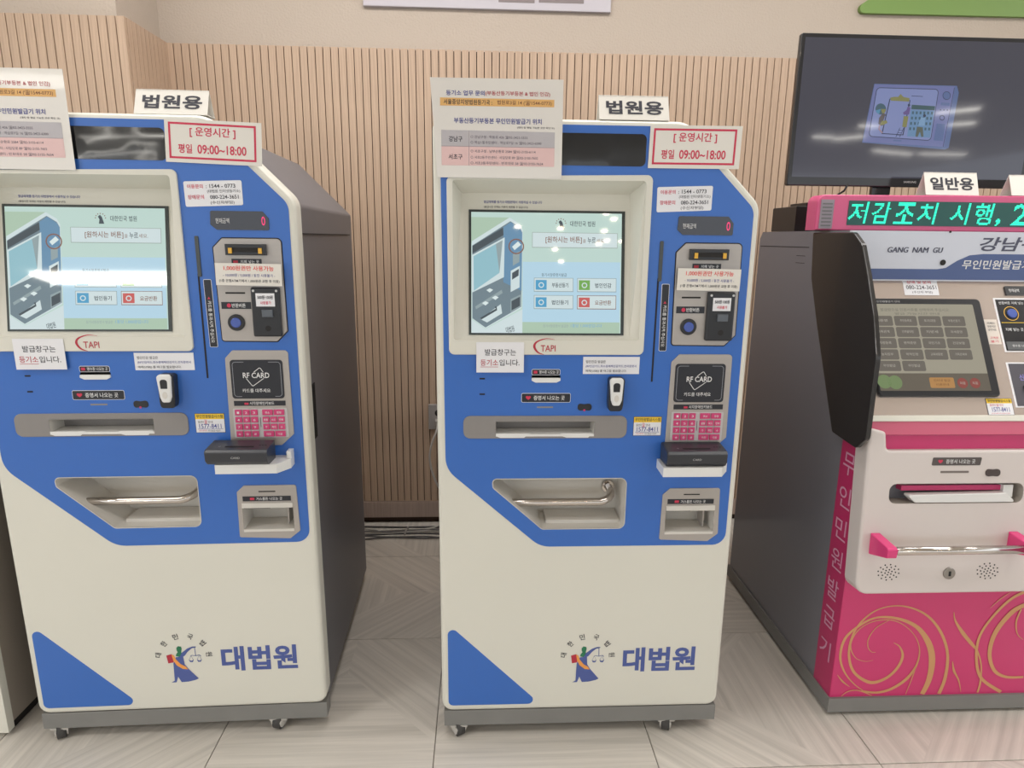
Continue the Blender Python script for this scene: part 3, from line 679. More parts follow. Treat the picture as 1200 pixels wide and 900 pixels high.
tent_card(kA.location, 0, .083, 1.664, .006, .165, .058, '법원용', 'white folded card with bold black lettering, standing on top of the middle kiosk')
tent_card(kB.location, .02635, .125, 1.664, .012, .165, .058, '법원용', 'white folded card with bold black lettering, standing on top of the left kiosk')

def fee_notice(k, du, dv, rot, lab):
    root = mount(empty('fee_notice', label=lab, cat='notice', group='banknote notices'), k)
    f = Fr((.280 + du, -.0165, 1.299 + dv), (math.cos(rot), 0, math.sin(rot)), (-math.sin(rot), 0, math.cos(rot)))
    m = MB(f); m.box(-.078, -.0265, .078, .0265, 0, .001, paper); m.build('sheet', root)
    for a in (('1,000원권만 사용가능', -.058, .0085, .060, .021, .0014, mat('ink_scarlet', (228, 70, 62), .5), .012), ('- 10,000원 / 5,000원 / 동전 사용불가 -', -.060, -.006, .062, .002, .0014, inkb, .004), ('(1층 은행ATM기에서 1,000원권 교환 후 이용)', -.070, -.020, .072, -.0115, .0014, ink, .01)): m = MB(f); m.text(*a); m.build('text_line', root)
fee_notice(kA, 0, -.001, -.012, 'small white taped notice with red top line over banknote panel of middle kiosk')
fee_notice(kB, .003, .0, -.012, 'small white taped notice with red top line over banknote panel of left kiosk')
def window_notice(k, du, dv, rot, lab):
    root = mount(empty('counter_notice', label=lab, cat='notice', group='issuing counter notices'), k)
    f = Fr((-.2275 + du, -.0078, 1.103 + dv), (math.cos(rot), 0, math.sin(rot)), (-math.sin(rot), 0, math.cos(rot)))
    m = MB(f); m.box(-.059, -.038, .059, .038, 0, .0012, stick_w); m.build('sheet', root)
    m = MB(f); m.text('발급창구는', -.038, .005, .039, .021, .0016, ink, .006); m.text('등기소', -.049, -.021, -.005, -.005, .0016, logo_r, .006); m.text('입니다.', -.002, -.021, .048, -.005, .0016, ink, .006); m.box(-.049, -.0245, -.005, -.0235, .0012, .0016, logo_r); m.build('lettering', root)
window_notice(kA, 0, 0, 0, 'small white two line notice taped below screen of middle kiosk')
window_notice(kB, -.004, .0, .0, 'small white two line notice taped below screen of left kiosk')
def usb_notice(k, du, dv, lab):
    root = mount(empty('certificate_notice', label=lab, cat='notice', group='certificate notices'), k)
    d0 = .0082 if False else .0014
    m = MB(); m.box(-.019 + du, 1.060 + dv, .124 + du, 1.104 + dv, d0, d0 + .001, stick_w); m.build('sheet', root)
    for v, e, s_, c in ((1.091, .038, '법인인감 발급은', ink), (1.079, .116, '(RF인감카드,회수용매체인감카드,전자증명서', inkb), (1.067, .092, '매체(USB)) 를 태그할 필요합니다.', ink)):
        m = MB(); m.text(s_, -.012 + du, v - .003 + dv, e + du, v + .0045 + dv, d0 + .0014, c, .004); m.build('text_line', root)
usb_notice(kA, 0, 0, 'small white three line notice above fingerprint reader of middle kiosk')
usb_notice(kB, .005, .001, 'small white three line notice above fingerprint reader of left kiosk')

# ================================================================== MAGENTA KIOSK (world coords)
k3 = empty('district_kiosk', (1.42, 2.0, 0), 0, 'magenta and white document kiosk with gold swirls at the right edge', 'kiosk')
def B3(m, name, parent=None, label=None):
    o = m.build(name, parent or k3, label)
    if parent is None or parent is k3: o.matrix_parent_inverse = Matrix.Translation((-1.42, -2.0, 0))
    return o
X0, X1 = 1.045, 1.80
SIDE = Fr((X0, 0, 0), (0, -1, 0), (0, 0, 1))     # u = -y, v = z, outward = -x
def S3(pts): return [(-y, z) for y, z in pts]
m = MB(SIDE); m.prism([S3([(1.656, .058), (2.45, .058), (2.45, 1.40), (2.43, 1.424), (1.846, 1.424), (1.846, 1.282), (1.656, .93)])], -(X1 - X0), 0, k3side, back=True)
cab3 = B3(m, 'cabinet')
m = MB(SIDE); m.box(-2.44, 1.372, -2.07, 1.3745, -.001, .0006, grooved)
for zz in (1.345, 1.322): m.box(-2.15, zz, -2.09, zz + .0015, -.001, .0006, grooved)
B3(m, 'seam', cab3)
m = MB(F_UP); m.box(X0 - .006, 1.640, X1 + .006, 2.46, .012, .058, basem); B3(m, 'plinth')
for (x, y) in ((1.12, 1.75), (1.72, 1.75), (1.12, 2.38), (1.72, 2.38)):
    m = MB(F_UP); m.prism([circ(x, y, .022, 14)], 0, .012, rubber, back=True); B3(m, 'foot')
W3 = Fr((0, 0, 0), (1, 0, 0), (0, 0, 1))
m = MB(Fr((0, 1.656, 0), (1, 0, 0), (0, 0, 1))); m.box(X0, .058, X1, .45, 0, .008, magenta); fp3 = B3(m, 'lower_panel', label='magenta panel with gold swirls')
g3 = lambda x, y: ((lambda px, py: (1.056 + (px - 983) * .00262 - (763 - py) * .0004, .207 + (763 - py) * .00288))(960 + x / 5, 680 + y / 5))
m = MB(Fr((0, 1.648, 0), (1, 0, 0), (0, 0, 1))); RD = [.0006]
def rb(pts, ws): RD[0] += .00012; m.ribbon([g3(*p) for p in pts], [w_ * .00052 for w_ in ws], RD[0], swirl)
rb([(600, 668), (640, 580), (655, 460), (630, 360), (560, 270), (450, 222), (330, 215), (230, 260), (150, 330), (120, 430), (140, 520), (200, 600), (290, 665)], [28, 34, 38, 34, 22, 16, 12, 14, 16, 14, 10, 6, 4])
rb([(700, 668), (735, 570), (745, 430), (700, 300), (610, 200), (480, 152), (350, 165), (250, 230), (190, 320), (170, 430), (200, 530), (290, 590), (380, 570), (450, 510), (482, 440), (465, 385), (430, 360)], [22, 20, 16, 16, 12, 8, 7, 12, 12, 14, 16, 20, 18, 18, 16, 8, 3])
rb([(240, 640), (330, 652), (420, 630), (510, 570), (565, 490), (580, 400), (550, 320), (480, 255), (400, 228), (300, 240), (220, 290), (180, 370), (205, 440), (260, 465), (310, 460)], [10, 14, 18, 20, 12, 6, 4, 4, 6, 5, 6, 8, 4, 3, 2])
rb([(400, 232), (330, 270), (285, 330), (280, 380), (300, 410), (325, 413)], [3, 5, 6, 5, 4, 3])
rb([(775, 190), (785, 240), (830, 310), (880, 370), (920, 420), (945, 500), (945, 600), (930, 665)], [3, 10, 22, 20, 10, 8, 12, 12])
rb([(775, 475), (785, 530), (815, 590), (830, 660)], [3, 14, 8, 2])
rb([(1200, 150), (1120, 190), (1040, 280), (1000, 370), (995, 460), (1030, 540), (1100, 575), (1200, 578)], [24, 30, 30, 26, 22, 20, 16, 14])
rb([(1250, 60), (1120, 110), (1010, 210), (930, 330), (915, 460), (950, 580), (1070, 665)], [20, 18, 16, 16, 16, 18, 20])
rb([(1165, 180), (1140, 250), (1150, 320), (1185, 355)], [10, 10, 5, 3]); rb([(1100, 82), (1040, 120), (985, 170)], [2, 6, 2])
rb([(100, 540), (130, 580), (170, 612)], [2, 10, 2]); rb([(500, 665), (540, 560), (560, 500)], [3, 6, 4])
rb([(120, 668), (160, 640), (220, 635), (300, 668)], [4, 6, 6, 4]); rb([(1400, 400), (1340, 300), (1260, 300), (1210, 380), (1240, 480), (1340, 520)], [10, 20, 20, 18, 14, 6])
B3(m, 'swirl_print', fp3)
m = MB(SIDE); m.prism([S3([(1.650, .058), (1.742, .058), (1.748, .86), (1.640, .86), (1.648, .45)])], 0, .0015, magd)
st3 = B3(m, 'side_strip')
for ch, zc in zip('무인민원발급기', (.775, .676, .578, .482, .386, .292, .190)):
    if ch == '기': zc = .188
    m = MB(SIDE); m.text(ch, -1.730, zc - .032, -1.672, zc + .032, .0019, mat('strip_text', (214, 160, 186), .4), .002); B3(m, 'letter', st3)
# console
cons = Fr((0, 1.59 - .04 / .46 * .47, 0), (1, 0, 0), (0, .04, .46))
m = MB(cons)
CO = rpoly([(1.040, .435), (1.79, .435), (1.79, .846), (1.096, .846), (1.090, .897), (1.043, .908)], [.035, .02, .005, .012, .012, .01])
SL3 = rect(1.111, .697, 1.492, .753, .02)
m.prism([CO, SL3], -.058, 0, mat('console_white', (216, 207, 203), .36), bev=.008); m.well(SL3, -.05, 0, mat('console_recess', (176, 168, 158), .35))
con = B3(m, 'console', label='white front console')
m = MB(cons); m.box(1.158, .728, 1.442, .742, -.049, -.02, magenta); m.prism([rpoly([(1.160, .722), (1.185, .700), (1.47, .700), (1.442, .726)], .004)], -.02, .004, whitep, back=True, bev=.002); m.box(1.442, .71, 1.47, .745, -.049, -.01, whitep); B3(m, 'paper_slot', con)
m = MB(cons); L_ = rpoly([(1.223, .804), (1.360, .804), (1.363, .826), (1.226, .826)], .003); m.prism([L_], 0, .001, mat('label_grey', (84, 76, 74), .4)); m.text('증명서 나오는 곳', 1.262, .809, 1.345, .821, .0014, inkw, .01); m.text('♥', 1.240, .810, 1.253, .820, .0014, inkr); B3(m, 'slot_label', con)
m = MB(cons); m.box(1.250, .7825, 1.330, .7885, 0, .0006, mat('slit_grey', (120, 110, 104), .4), r=.002); B3(m, 'status_slit', con)
m = MB(cons); m.prism([rpoly([(1.377, .772), (1.377, .794), (1.397, .792), (1.418, .794), (1.418, .772), (1.397, .774)], .009)], 0, .003, mat('sensor_brown', (74, 62, 60), .3)); B3(m, 'motion_sensor', con)
for cx in (1.129, 1.414):
    m = MB(cons)
    for rr, nn in ((0, 1), (.010, 6), (.020, 10), (.030, 12)):
        for q in range(nn): m.prism([circ(cx + rr * math.cos(2 * PI * q / nn + rr * 30), .500 + .75 * rr * math.sin(2 * PI * q / nn + rr * 30), .0022, 8)], 0, .0004, grooved)
    B3(m, 'speaker_grille', con)
m = MB(cons); m.prism([circ(1.303, .495, .017, 24)], 0, .004, mat('steel_lock', (150, 144, 138), .3, metal=.8), bev=.002); m.box(1.2995, .488, 1.3065, .502, .004, .0044, grooved); B3(m, 'lock', con)
for cx in (1.068, 1.462):
    m = MB(Fr((cx, 0, 0), (0, -1, 0), (0, 0, 1))); m.prism([rpoly(S3([(1.602, .612), (1.602, .550), (1.520, .578), (1.520, .606)]), [.0, .0, .008, .008])], -.026, 0, mat('pink_plastic', (222, 66, 128), .3), back=True, bev=.003); B3(m, 'handle_bracket', con)
m = MB(); m.tube([(1.09, 1.535, .592), (1.47, 1.535, .592)], .0115, chrome, 16); B3(m, 'handle_bar', con)
m = MB(cons); m.box(1.088, .838, 1.79, .905, -.05, -.018, magenta); B3(m, 'console_band', con, 'magenta band above console')
# polished slanted fascia
TP = Fr((0, 1.656, .93), (1, 0, 0), (0, .475, .88))
m = MB(TP); m.box(X0, -.052, X1, -.014, -.01, .003, mirrorp); m.box(X0, -.016, X1, .001, -.01, .006, white, bev=.002); m.box(X0, .001, X1, .409, -.01, .002, mirror); fas = B3(m, 'slanted_fascia', label='polished steel fascia')
m = MB(TP); SB = rect(1.085, .052, 1.430, .342, .012); m.prism([SB], .002, .012, black, bev=.004)
sc3 = B3(m, 'touch_screen', label='touch screen with grey menu buttons')
e3 = lambda n_, c, s_=.75: mat('menu_' + n_, c, .07, emit=s_, coat=.3)
m = MB(TP); D3 = .0124
m.fill([rect(1.09, .068, 1.404, .324, .004)], D3, e3('beige', (168, 162, 144), .75)); m.fill([rect(1.09, .068, 1.404, .118)], D3 + .0002, e3('brown', (106, 98, 86)))
m.text('발급받으실 민원서류를 선택하여 주십시오', 1.13, .302, 1.33, .311, D3 + .0003, e3('text', (120, 116, 106))); m.text('발급 가능시간 안내', 1.17, .291, 1.30, .298, D3 + .0003, e3('text', (120, 116, 106)))
names = [['', '제증명', '주민등록표', '토지대장', '부동산등기'], ['', '가족관계', '건축물대장', '지방세', '국세증명'], ['', '차량등록', '병적증명', '국민기초', '건강보험'], ['', '농지원부', '학력인정', '교육제증명', '가족관계부']]
bt = e3('button', (112, 106, 98)); btt = e3('button_text', (190, 184, 172))
for r_ in range(5):
    for c_ in range(4):
        u0 = 1.0945 + c_ * .0702 + .03; u0 = 1.0945 + (c_) * .070; v1 = .2875 - r_ * .0333
        u0 = 1.094 + (c_ - 0) * .0705
        if r_ == 4 and c_ > 1: continue
        if r_ == 4: pass
        m.fill([rect(u0 + .0, v1 - .030, u0 + .0655, v1, .005)], D3 + .0003, bt)
        m.text((names[r_][c_ + 1] if r_ < 4 else '무인발급'), u0 + .016, v1 - .018, u0 + .050, v1 - .010, D3 + .0006, btt)
m.fill([rect(1.233, .076, 1.303, .106, .004)], D3 + .0004, e3('orange', (190, 140, 82))); m.text('인터넷 발급', 1.245, .094, 1.292, .101, D3 + .0006, rd0 if False else e3('dk', (110, 76, 50))); m.text('이용안내', 1.25, .082, 1.286, .089, D3 + .0006, e3('dk', (110, 76, 50)))
for cx in (1.326, 1.362): m.fill([circ(cx, .090, .015, 20)], D3 + .0004, e3('red', (150, 72, 66))); m.text('처음', cx - .008, .086, cx + .008, .094, D3 + .0006, btt)
m.fill([circ(1.105, .094, .02, 20)], D3 + .0004, e3('leaf', (120, 142, 96))); m.fill([circ(1.135, .092, .02, 20)], D3 + .0004, e3('leaf', (120, 142, 96)))
B3(m, 'menu_picture', sc3)
m = MB(TP); m.text('무인민원발급기 안내', 1.115, .3285, 1.19, .3345, .0126, grey_l); B3(m, 'bezel_lettering', sc3)
m = MB(TP); m.box(1.517, .357, 1.70, .385, .002, .006, black, r=.003); m.text('현재금액', 1.527, .366, 1.558, .376, .0064, inkw, .01); B3(m, 'amount_display', fas)
m = MB(TP); m.box(1.477, .184, 1.72, .348, .002, .0035, stick_w); m.box(1.482, .188, 1.715, .343, .0035, .0045, mat('device_black', (34, 34, 38), .25)); m.frame(circ(1.52, .300, .022, 24), .002, .0048, gold_y); m.prism([circ(1.522, .300, .014, 20)], .0045, .008, blued, bev=.002)
m.text('반환버튼 지폐 넣는 곳', 1.49, .328, 1.575, .337, .0048, inkw); m.text('지폐 넣는 곳', 1.492, .246, 1.545, .256, .0048, inkw); m.ribbon([(1.485, .272), (1.56, .272), (1.566, .232)], .0015, .0048, stick_y, 1, False); m.box(1.552, .222, 1.566, .234, .0045, .014, gold_y); m.box(1.485, .19, 1.71, .214, .0045, .006, mat('device_grey', (96, 98, 100), .3)); m.text('영수증 나오는 곳', 1.50, .198, 1.56, .205, .0064, inkw)
m.box(1.60, .23, 1.70, .33, .0045, .01, black, bev=.003); B3(m, 'money_panel', fas)
m = MB(TP); m.box(1.472, .023, 1.72, .153, .002, .0035, stick_w); m.box(1.477, .027, 1.715, .149, .0035, .0045, mat('device_slate', (86, 84, 92), .3)); m.text('신용카드', 1.50, .100, 1.56, .118, .0048, mat('violet', (150, 140, 220), .4), .01); m.box(1.505, .066, 1.68, .084, .0045, .01, black); m.box(1.52, .045, 1.60, .058, .0045, .006, grooved); B3(m, 'card_panel', fas)
m = MB(TP); m.box(1.434, .207, 1.473, .282, .002, .0028, mat('label_cream', (216, 206, 196), .4))
for v, s_, c in ((.270, '지폐는', ink), (.260, '한장씩만', ink), (.250, '넣어주세요', ink), (.226, '고액권', inkr), (.215, '불가', inkr)): m.text(s_, 1.442, v - .003, 1.466, v + .004, .0032, c, .004)
B3(m, 'side_label', fas)
m = MB(TP); m.box(1.389, .001, 1.464, .049, .002, .0026, ink); m.box(1.3905, .0025, 1.4625, .0475, .0026, .003, stick_w); m.box(1.3905, .035, 1.4625, .0475, .003, .0032, stick_y); m.text('무인민원발급시스템', 1.394, .0375, 1.459, .0455, .0036, ink, .012); m.text('콜센터 ☎ 안내', 1.398, .026, 1.436, .033, .0034, inkr); m.text('1577-8411', 1.402, .011, 1.452, .0235, .0034, inkb, .01); m.text('(주)티에이피 발급사업부', 1.398, .004, 1.452, .008, .0034, inkr); B3(m, 'hotline_sticker', fas)
m = MB(TP); m.box(1.217, .356, 1.319, .4085, .002, .0032, stick_w); m.text('장애 및 문의', 1.228, .391, 1.300, .402, .0036, inkr, .01); m.text('080-224-3651', 1.224, .374, 1.314, .386, .0036, ink, .006); m.text('(수신자 부담)', 1.240, .360, 1.300, .369, .0036, ink); B3(m, 'phone_sticker', fas)
# header
HD = Fr((0, 1.846, 0), (1, 0, 0), (0, 0, 1))
m = MB(HD); m.box(X0, 1.284, X1, 1.424, 0, .010, hdr_w); 
m.fill([[(X0, 1.288), (X1, 1.288), (X1, 1.362), (1.44, 1.362), (1.40, 1.358), (1.365, 1.342), (1.335, 1.322), (1.31, 1.318), (X0, 1.318)]], .0106, hdr_b)
hd = B3(m, 'header_panel', label='white and blue header panel')
slate = mat('ink_slate', (78, 80, 100), .5)
m = MB(HD)
for q, dx in enumerate((0, .0007, .0014)):
    for t_, a_, b_ in (('GANG', 1.155, 1.215), ('NAM', 1.229, 1.274), ('GU', 1.289, 1.316)): m.text(t_, a_ + dx, 1.364, b_ + dx, 1.379, .0108 + q * .00015, slate, 0, shear=.15)
B3(m, 'text_line', hd)
for a_ in (('강남구청', 1.425, 1.370, 1.665, 1.410, .0108, slate, .02, .3), ('무인민원발급기', 1.382, 1.319, 1.586, 1.345, .0111, inkw, .014, .1)): m = MB(HD); m.text(*a_); B3(m, 'text_line', hd)
for cx, cz, r_ in ((1.323, 1.337, .008), (1.331, 1.423, .003)): m = MB(HD); m.prism([circ(cx, cz, r_, 16)], .0108, .013, grooved); B3(m, 'screw', hd)
# side fin
FP = [(1.996, 1.418), (1.775, 1.418), (1.725, 1.385), (1.678, 1.30), (1.63, 1.204), (1.597, 1.105), (1.594, .885), (1.636, .845), (1.759, .854), (1.913, 1.147), (1.977, 1.282)]
m = MB(Fr((1.014, 0, 0), (0, -1, 0), (0, 0, 1))); m.prism([rpoly(S3(FP), [.005, .03, .03, .1, .1, .06, .02, .02, .01, .05, .05])], -.012, 0, finm, back=True, bev=.003)
fn = B3(m, 'side_fin', label='dark translucent privacy fin')
m = MB(Fr((1.026, 0, 0), (0, -1, 0), (0, 0, 1))); m.prism([S3([(1.97, 1.40), (1.86, 1.40), (1.82, 1.15), (1.90, 1.15)])], -.0188, 0, finm, back=True); B3(m, 'spacer', fn)

# LED ticker on top
ZL = 1.4255
led = empty('led_ticker', (1.37, 1.98, ZL), 0, 'pink framed LED ticker with green scrolling letters on top of magenta kiosk', 'sign')
def BL_(m, name, label=None):
    o = m.build(name, led, label); o.matrix_parent_inverse = Matrix.Translation((-1.37, -1.98, -ZL)); return o
LF = Fr((0, 1.955, 0), (1, 0, 0), (0, 0, 1))
m = MB(LF); m.prism([rpoly([(.998, ZL), (1.80, ZL), (1.80, 1.533), (.998, 1.528)], [.0, 0, .02, .022])], -.06, 0, pinkh, back=True, bev=.004); BL_(m, 'housing')
m = MB(LF); m.box(1.008, 1.430, 1.048, 1.514, 0, .002, mat('grille_grey', (150, 140, 150), .4))
for q in range(7): m.box(1.013, 1.437 + q * .0105, 1.043, 1.441 + q * .0105, .002, .0028, mat('grille_dark', (110, 110, 112), .4))
BL_(m, 'grille')
m = MB(LF); m.box(1.093, 1.441, 1.76, 1.512, 0, .0015, mat('led_board', (24, 84, 78), .35)); BL_(m, 'led_board')
ledon = mat('led_on', (40, 255, 205), .4, emit=1.5)
m = MB(LF); pitch = .0035
def led_text(s, u0, v0, u1, v1, bold=.012, shear=.12):
    vs, fs, _ = glyphs(s, bold); W_, H_ = u1 - u0, v1 - v0
    nx, ny = int(round(W_ / pitch)), int(round(H_ / pitch))
    q = [((x * W_), (y * H_)) for x, y in vs]; on = set()
    for f in fs:
        t = [q[i] for i in f]
        xs = [p[0] for p in t]; ys = [p[1] for p in t]
        for i in range(max(0, int(min(xs) / pitch) - 1), min(nx, int(max(xs) / pitch) + 1) + 1):
            for j in range(max(0, int(min(ys) / pitch) - 1), min(ny, int(max(ys) / pitch) + 1) + 1):
                c = ((i + .5) * pitch, (j + .5) * pitch); ok = 0
                n_ = len(t); sg = [((t[(a + 1) % n_][0] - t[a][0]) * (c[1] - t[a][1]) - (t[(a + 1) % n_][1] - t[a][1]) * (c[0] - t[a][0])) for a in range(n_)]
                if all(x >= -2e-7 for x in sg) or all(x <= 2e-7 for x in sg): on.add((i, j))
    for i, j in on:
        cu, cv = u0 + (i + .5) * pitch + shear * ((j + .5) * pitch - H_ / 2), v0 + (j + .5) * pitch; h = pitch * .38
        m.box(cu - h, cv - h, cu + h, cv + h, .0015, .0022, ledon, back=False)
LETS = [('저', 1.096, 1.152), ('감', 1.166, 1.222), ('조', 1.238, 1.298), ('치', 1.309, 1.365), ('시', 1.410, 1.466), ('행', 1.484, 1.541), ('2', 1.604, 1.650), ('0', 1.666, 1.712)]
for s_, a, b_ in LETS: led_text(s_, a, 1.446, b_, 1.508)
led_text(',', 1.553, 1.444, 1.567, 1.464)
o = BL_(m, 'led_dots'); o['kind'] = 'stuff'
tc = tent_card((0, 0, 0), 0, 1.415, 1.532, 1.965, .165, .068, '일반용', 'white folded card with bold black lettering standing on the LED ticker'); tc['group'] = 'folded name cards on top of the kiosks'
m = MB(); 
tc2 = tent_card((0, 0, 0), 0, 1.665, 1.534, 1.965, .13, .062, '', 'blank pale folded card on the LED ticker at the right photo edge')

# TV
tvx0, tvx1, tvz0, tvz1, tvy = .952, 1.716, 1.562, 1.998, 2.07
tv = empty('television', (1.33, tvy + .1, 1.424), 0, 'black flat television showing a cartoon of an old set, on top of magenta kiosk', 'television')
def BT(m, name, parent=None, label=None):
    o = m.build(name, parent or tv, label)
    if parent is None: o.matrix_parent_inverse = Matrix.Translation((-1.33, -(tvy + .1), -1.424))
    return o
TF = Fr((0, tvy, 0), (1, 0, 0), (0, 0, 1))
tvp = mat('tv_plastic', (30, 30, 34), .22, coat=.3)
m = MB(TF); m.prism([rect(tvx0, tvz0, tvx1, tvz1, .006)], -.016, 0, tvp, back=True, bev=.003); m.box(tvx0 + .05, tvz0 + .02, tvx1 - .05, tvz1 - .05, -.06, -.0165, tvp); case = BT(m, 'casing')
m = MB(TF); m.box(tvx0 + .012, tvz0 + .026, tvx1 - .012, tvz1 - .012, 0, .0006, mat('tv_screen', (74, 74, 88), .06, emit=.62, coat=.3)); pn = BT(m, 'screen')
sx = (tvx1 - tvx0) / .772; TU = lambda x, y: None
# picture: px in crop (1000,90) x8.571 -> world on tv plane
def tvp_(x, y):
    px, py = 1000 + x / 8.571, 90 + y / 8.571
    sl = (px - 585) / 3720.0
    u = 1.208 * .972 + ((px + (py - 98) * sl) - 1018) * .002635 * .972 * 1.0
    v = 1.392 + ((1.875 - 1.392) - (py - 98) * .00252) * .972
    return (u, v)
T_ = lambda pts: [tvp_(*p) for p in pts]
et = lambda n_, c, s_=.66: mat('tvp_' + n_, c, .06, emit=s_, coat=.3)
m = MB(TF)
lil, lil2, lil3 = et('lilac', (118, 126, 178)), et('lilac_light', (138, 150, 200)), et('blue_shade', (96, 116, 164))
dkt = et('dark', (52, 60, 88)); olive = et('olive', (140, 140, 90)); teal = et('teal', (72, 102, 118)); skin = et('skin', (170, 140, 150)); brown = et('brown', (100, 92, 96)); violet = et('violet', (110, 92, 150))
m.fill([T_([(210, 70), (1080, 72), (1100, 140), (1000, 700), (960, 718), (90, 662)])], .001, lil3)
m.fill([T_([(214, 76), (1060, 78), (950, 690), (100, 655)])], .0012, lil)
scr_tv = rpoly([tuple(p) for p in T_([(235, 105), (890, 108), (810, 632), (155, 600)])], .012); m.fill([scr_tv], .0014, dkt)
m.fill([offset(scr_tv if sarea(scr_tv) > 0 else scr_tv[::-1], .002)], .0016, lil2)
m.fill([T_([(370, 215), (590, 225), (520, 580), (290, 570)])], .0018, dkt); m.fill([T_([(378, 222), (580, 230), (510, 572), (302, 562)])], .002, lil2)
m.fill([T_([(375, 205), (420, 195), (460, 195), (485, 165), (515, 195), (580, 205), (575, 240), (385, 235)])], .0022, olive)
m.fill([T_(circ(280, 320, 56, 20))], .0018, teal); m.fill([T_([(280, 320), (336, 320), (325, 352), (300, 374)])], .002, olive); m.fill([T_([(280, 320), (225, 335), (240, 360), (262, 374)])], .002, et('cyan', (92, 150, 186)))
m.fill([T_([(605, 270), (850, 280), (845, 322), (598, 315)])], .0018, et('green_dark', (66, 96, 104)))
m.fill([T_([(596, 320), (842, 326), (800, 600), (560, 590)])], .0018, et('calc', (112, 150, 190)))
for r_ in range(4):
    for c_ in range(6): x, y = 618 + c_ * 40 - r_ * 9, 350 + r_ * 54; m.fill([T_([(x - 10, y - 14), (x + 10, y - 14), (x + 8, y + 14), (x - 12, y + 14)])], .002, teal)
# three little figures
m.fill([T_([(320, 365), (300, 360), (262, 410), (255, 470), (290, 490), (325, 470), (350, 455), (340, 435), (305, 440), (320, 400)])], .0024, brown); m.fill([T_([(290, 440), (340, 432), (352, 458), (310, 478), (272, 480)])], .0026, olive); m.ribbon(T_([(275, 480), (262, 520), (300, 560)]), .004, .0022, skin, 2); m.fill([T_(circ(316, 378, 14, 12))], .0027, brown)
m.fill([T_([(560, 290), (590, 300), (575, 370), (520, 372), (512, 350), (548, 325)])], .0024, violet); m.fill([T_([(520, 385), (570, 388), (550, 500), (505, 495)])], .0024, olive); m.fill([T_(circ(573, 276, 13, 12))], .0026, dkt)
for x in (470, 510): m.ribbon(T_([(x + 12, 505), (x - 30, 600)]), .0016, .0024, dkt, 1, False)
for q in range(3): m.ribbon(T_([(470 - q * 12, 530 + q * 24), (512 - q * 12, 532 + q * 24)]), .0012, .0024, dkt, 1, False)
m.fill([T_([(660, 490), (722, 495), (730, 590), (708, 595), (692, 540), (668, 595), (645, 590)])], .0024, et('khaki', (96, 104, 96))); m.fill([T_([(705, 395), (745, 398), (740, 480), (672, 482), (680, 440)])], .0024, et('shirt', (130, 168, 206))); m.fill([T_(circ(738, 378, 15, 12))], .0026, dkt)
m.fill([T_(circ(970, 172, 42, 24))], .0018, lil3); m.frame(T_(circ(970, 172, 42, 24)), .0015, .002, dkt); m.fill([T_([(915, 240), (1005, 244), (1000, 272), (910, 268)])], .0018, lil3); m.frame(T_(circ(925, 395, 27, 20)), .002, .0018, dkt)
m.fill([T_([(870, 455), (960, 458), (935, 632), (840, 625)])], .0018, lil3)
for q in range(3): m.fill([T_(circ(908 + q * 36, 316, 7, 10))], .0018, dkt)
for c in ([(1052, 90), (940, 690)],): m.ribbon(T_(c[0:2]), .0015, .0018, dkt, 1, False)
m.ribbon(T_([(600, 182), (720, 186)]), .0015, .0018, dkt, 1, False); m.ribbon(T_([(418, 634), (500, 637)]), .004, .0018, lil3, 1, False)
B_ = BT(m, 'screen_picture', pn); 
m = MB(TF); m.text('SAMSUNG', 1.325, 1.5745, 1.365, 1.5805, .0006, grey_l, .01); BT(m, 'lettering', case)
m = MB(TF); m.box(1.245, 1.49, 1.305, 1.58, -.045, -.0615 + .03, tvp); BT(m, 'stand_neck')
m = MB(F_UP); m.box(1.12, 2.06, 1.52, 2.20, 1.4255, 1.436, tvp, bev=.003); m.box(1.25, 2.09, 1.30, 2.12, 1.436, 1.50, tvp); BT(m, 'stand_base')
# media box behind the ticker
mb = MB(F_UP); mb.box(1.062, 2.22, 1.36, 2.40, 1.4255, 1.508, mat('box_black', (44, 40, 40), .4), bev=.003); mb.box(1.115, 2.26, 1.36, 2.38, 1.508, 1.522, mat('box_black', (44, 40, 40), .4))
tag(mb.build('media_box'), 'dark box on the magenta kiosk behind the LED ticker', 'box')
m = MB(); m.tube([(1.125, 2.03, 1.565), (1.115, 2.03, 1.545), (1.10, 2.05, 1.53), (1.085, 2.08, 1.50), (1.08, 2.1, 1.43)], .003, grooved, 6); tag(m.build('tv_cable'), 'short black cable hanging behind the television', 'cable')

# ================================================================== MACHINE AT LEFT EDGE
lm = empty('cream_machine', (-1.64, 2.0, 0), 0, 'cream fronted grey machine at the lower left edge of the photo', 'kiosk')
def B4(m, name, label=None):
    o = m.build(name, lm, label); o.matrix_parent_inverse = Matrix.Translation((1.64, -2.0, 0)); return o
lside = mat('beige_grey_side', (160, 150, 138), .4, var=.04, vscale=(2, 2, 2))
m = MB(F_UP); m.box(-1.95, 1.66, -1.338, 2.42, .028, 1.08, lside, bev=.003); B4(m, 'cabinet')
m = MB(F_UP); m.box(-1.955, 1.636, -1.334, 1.66, .012, 1.09, white, bev=.004); B4(m, 'front_panel')
m = MB(F_UP); m.box(-1.94, 1.661, -1.345, 2.41, .0, .028, grooved); B4(m, 'plinth')
m = MB(Fr((0, 1.70, 1.12), (1, 0, 0), (0, .5, .86))); m.box(-1.93, -.05, -1.36, .0, 0, .02, lside); m.box(-1.90, -.04, -1.40, .01, .02, .024, black); B4(m, 'top_ledge')

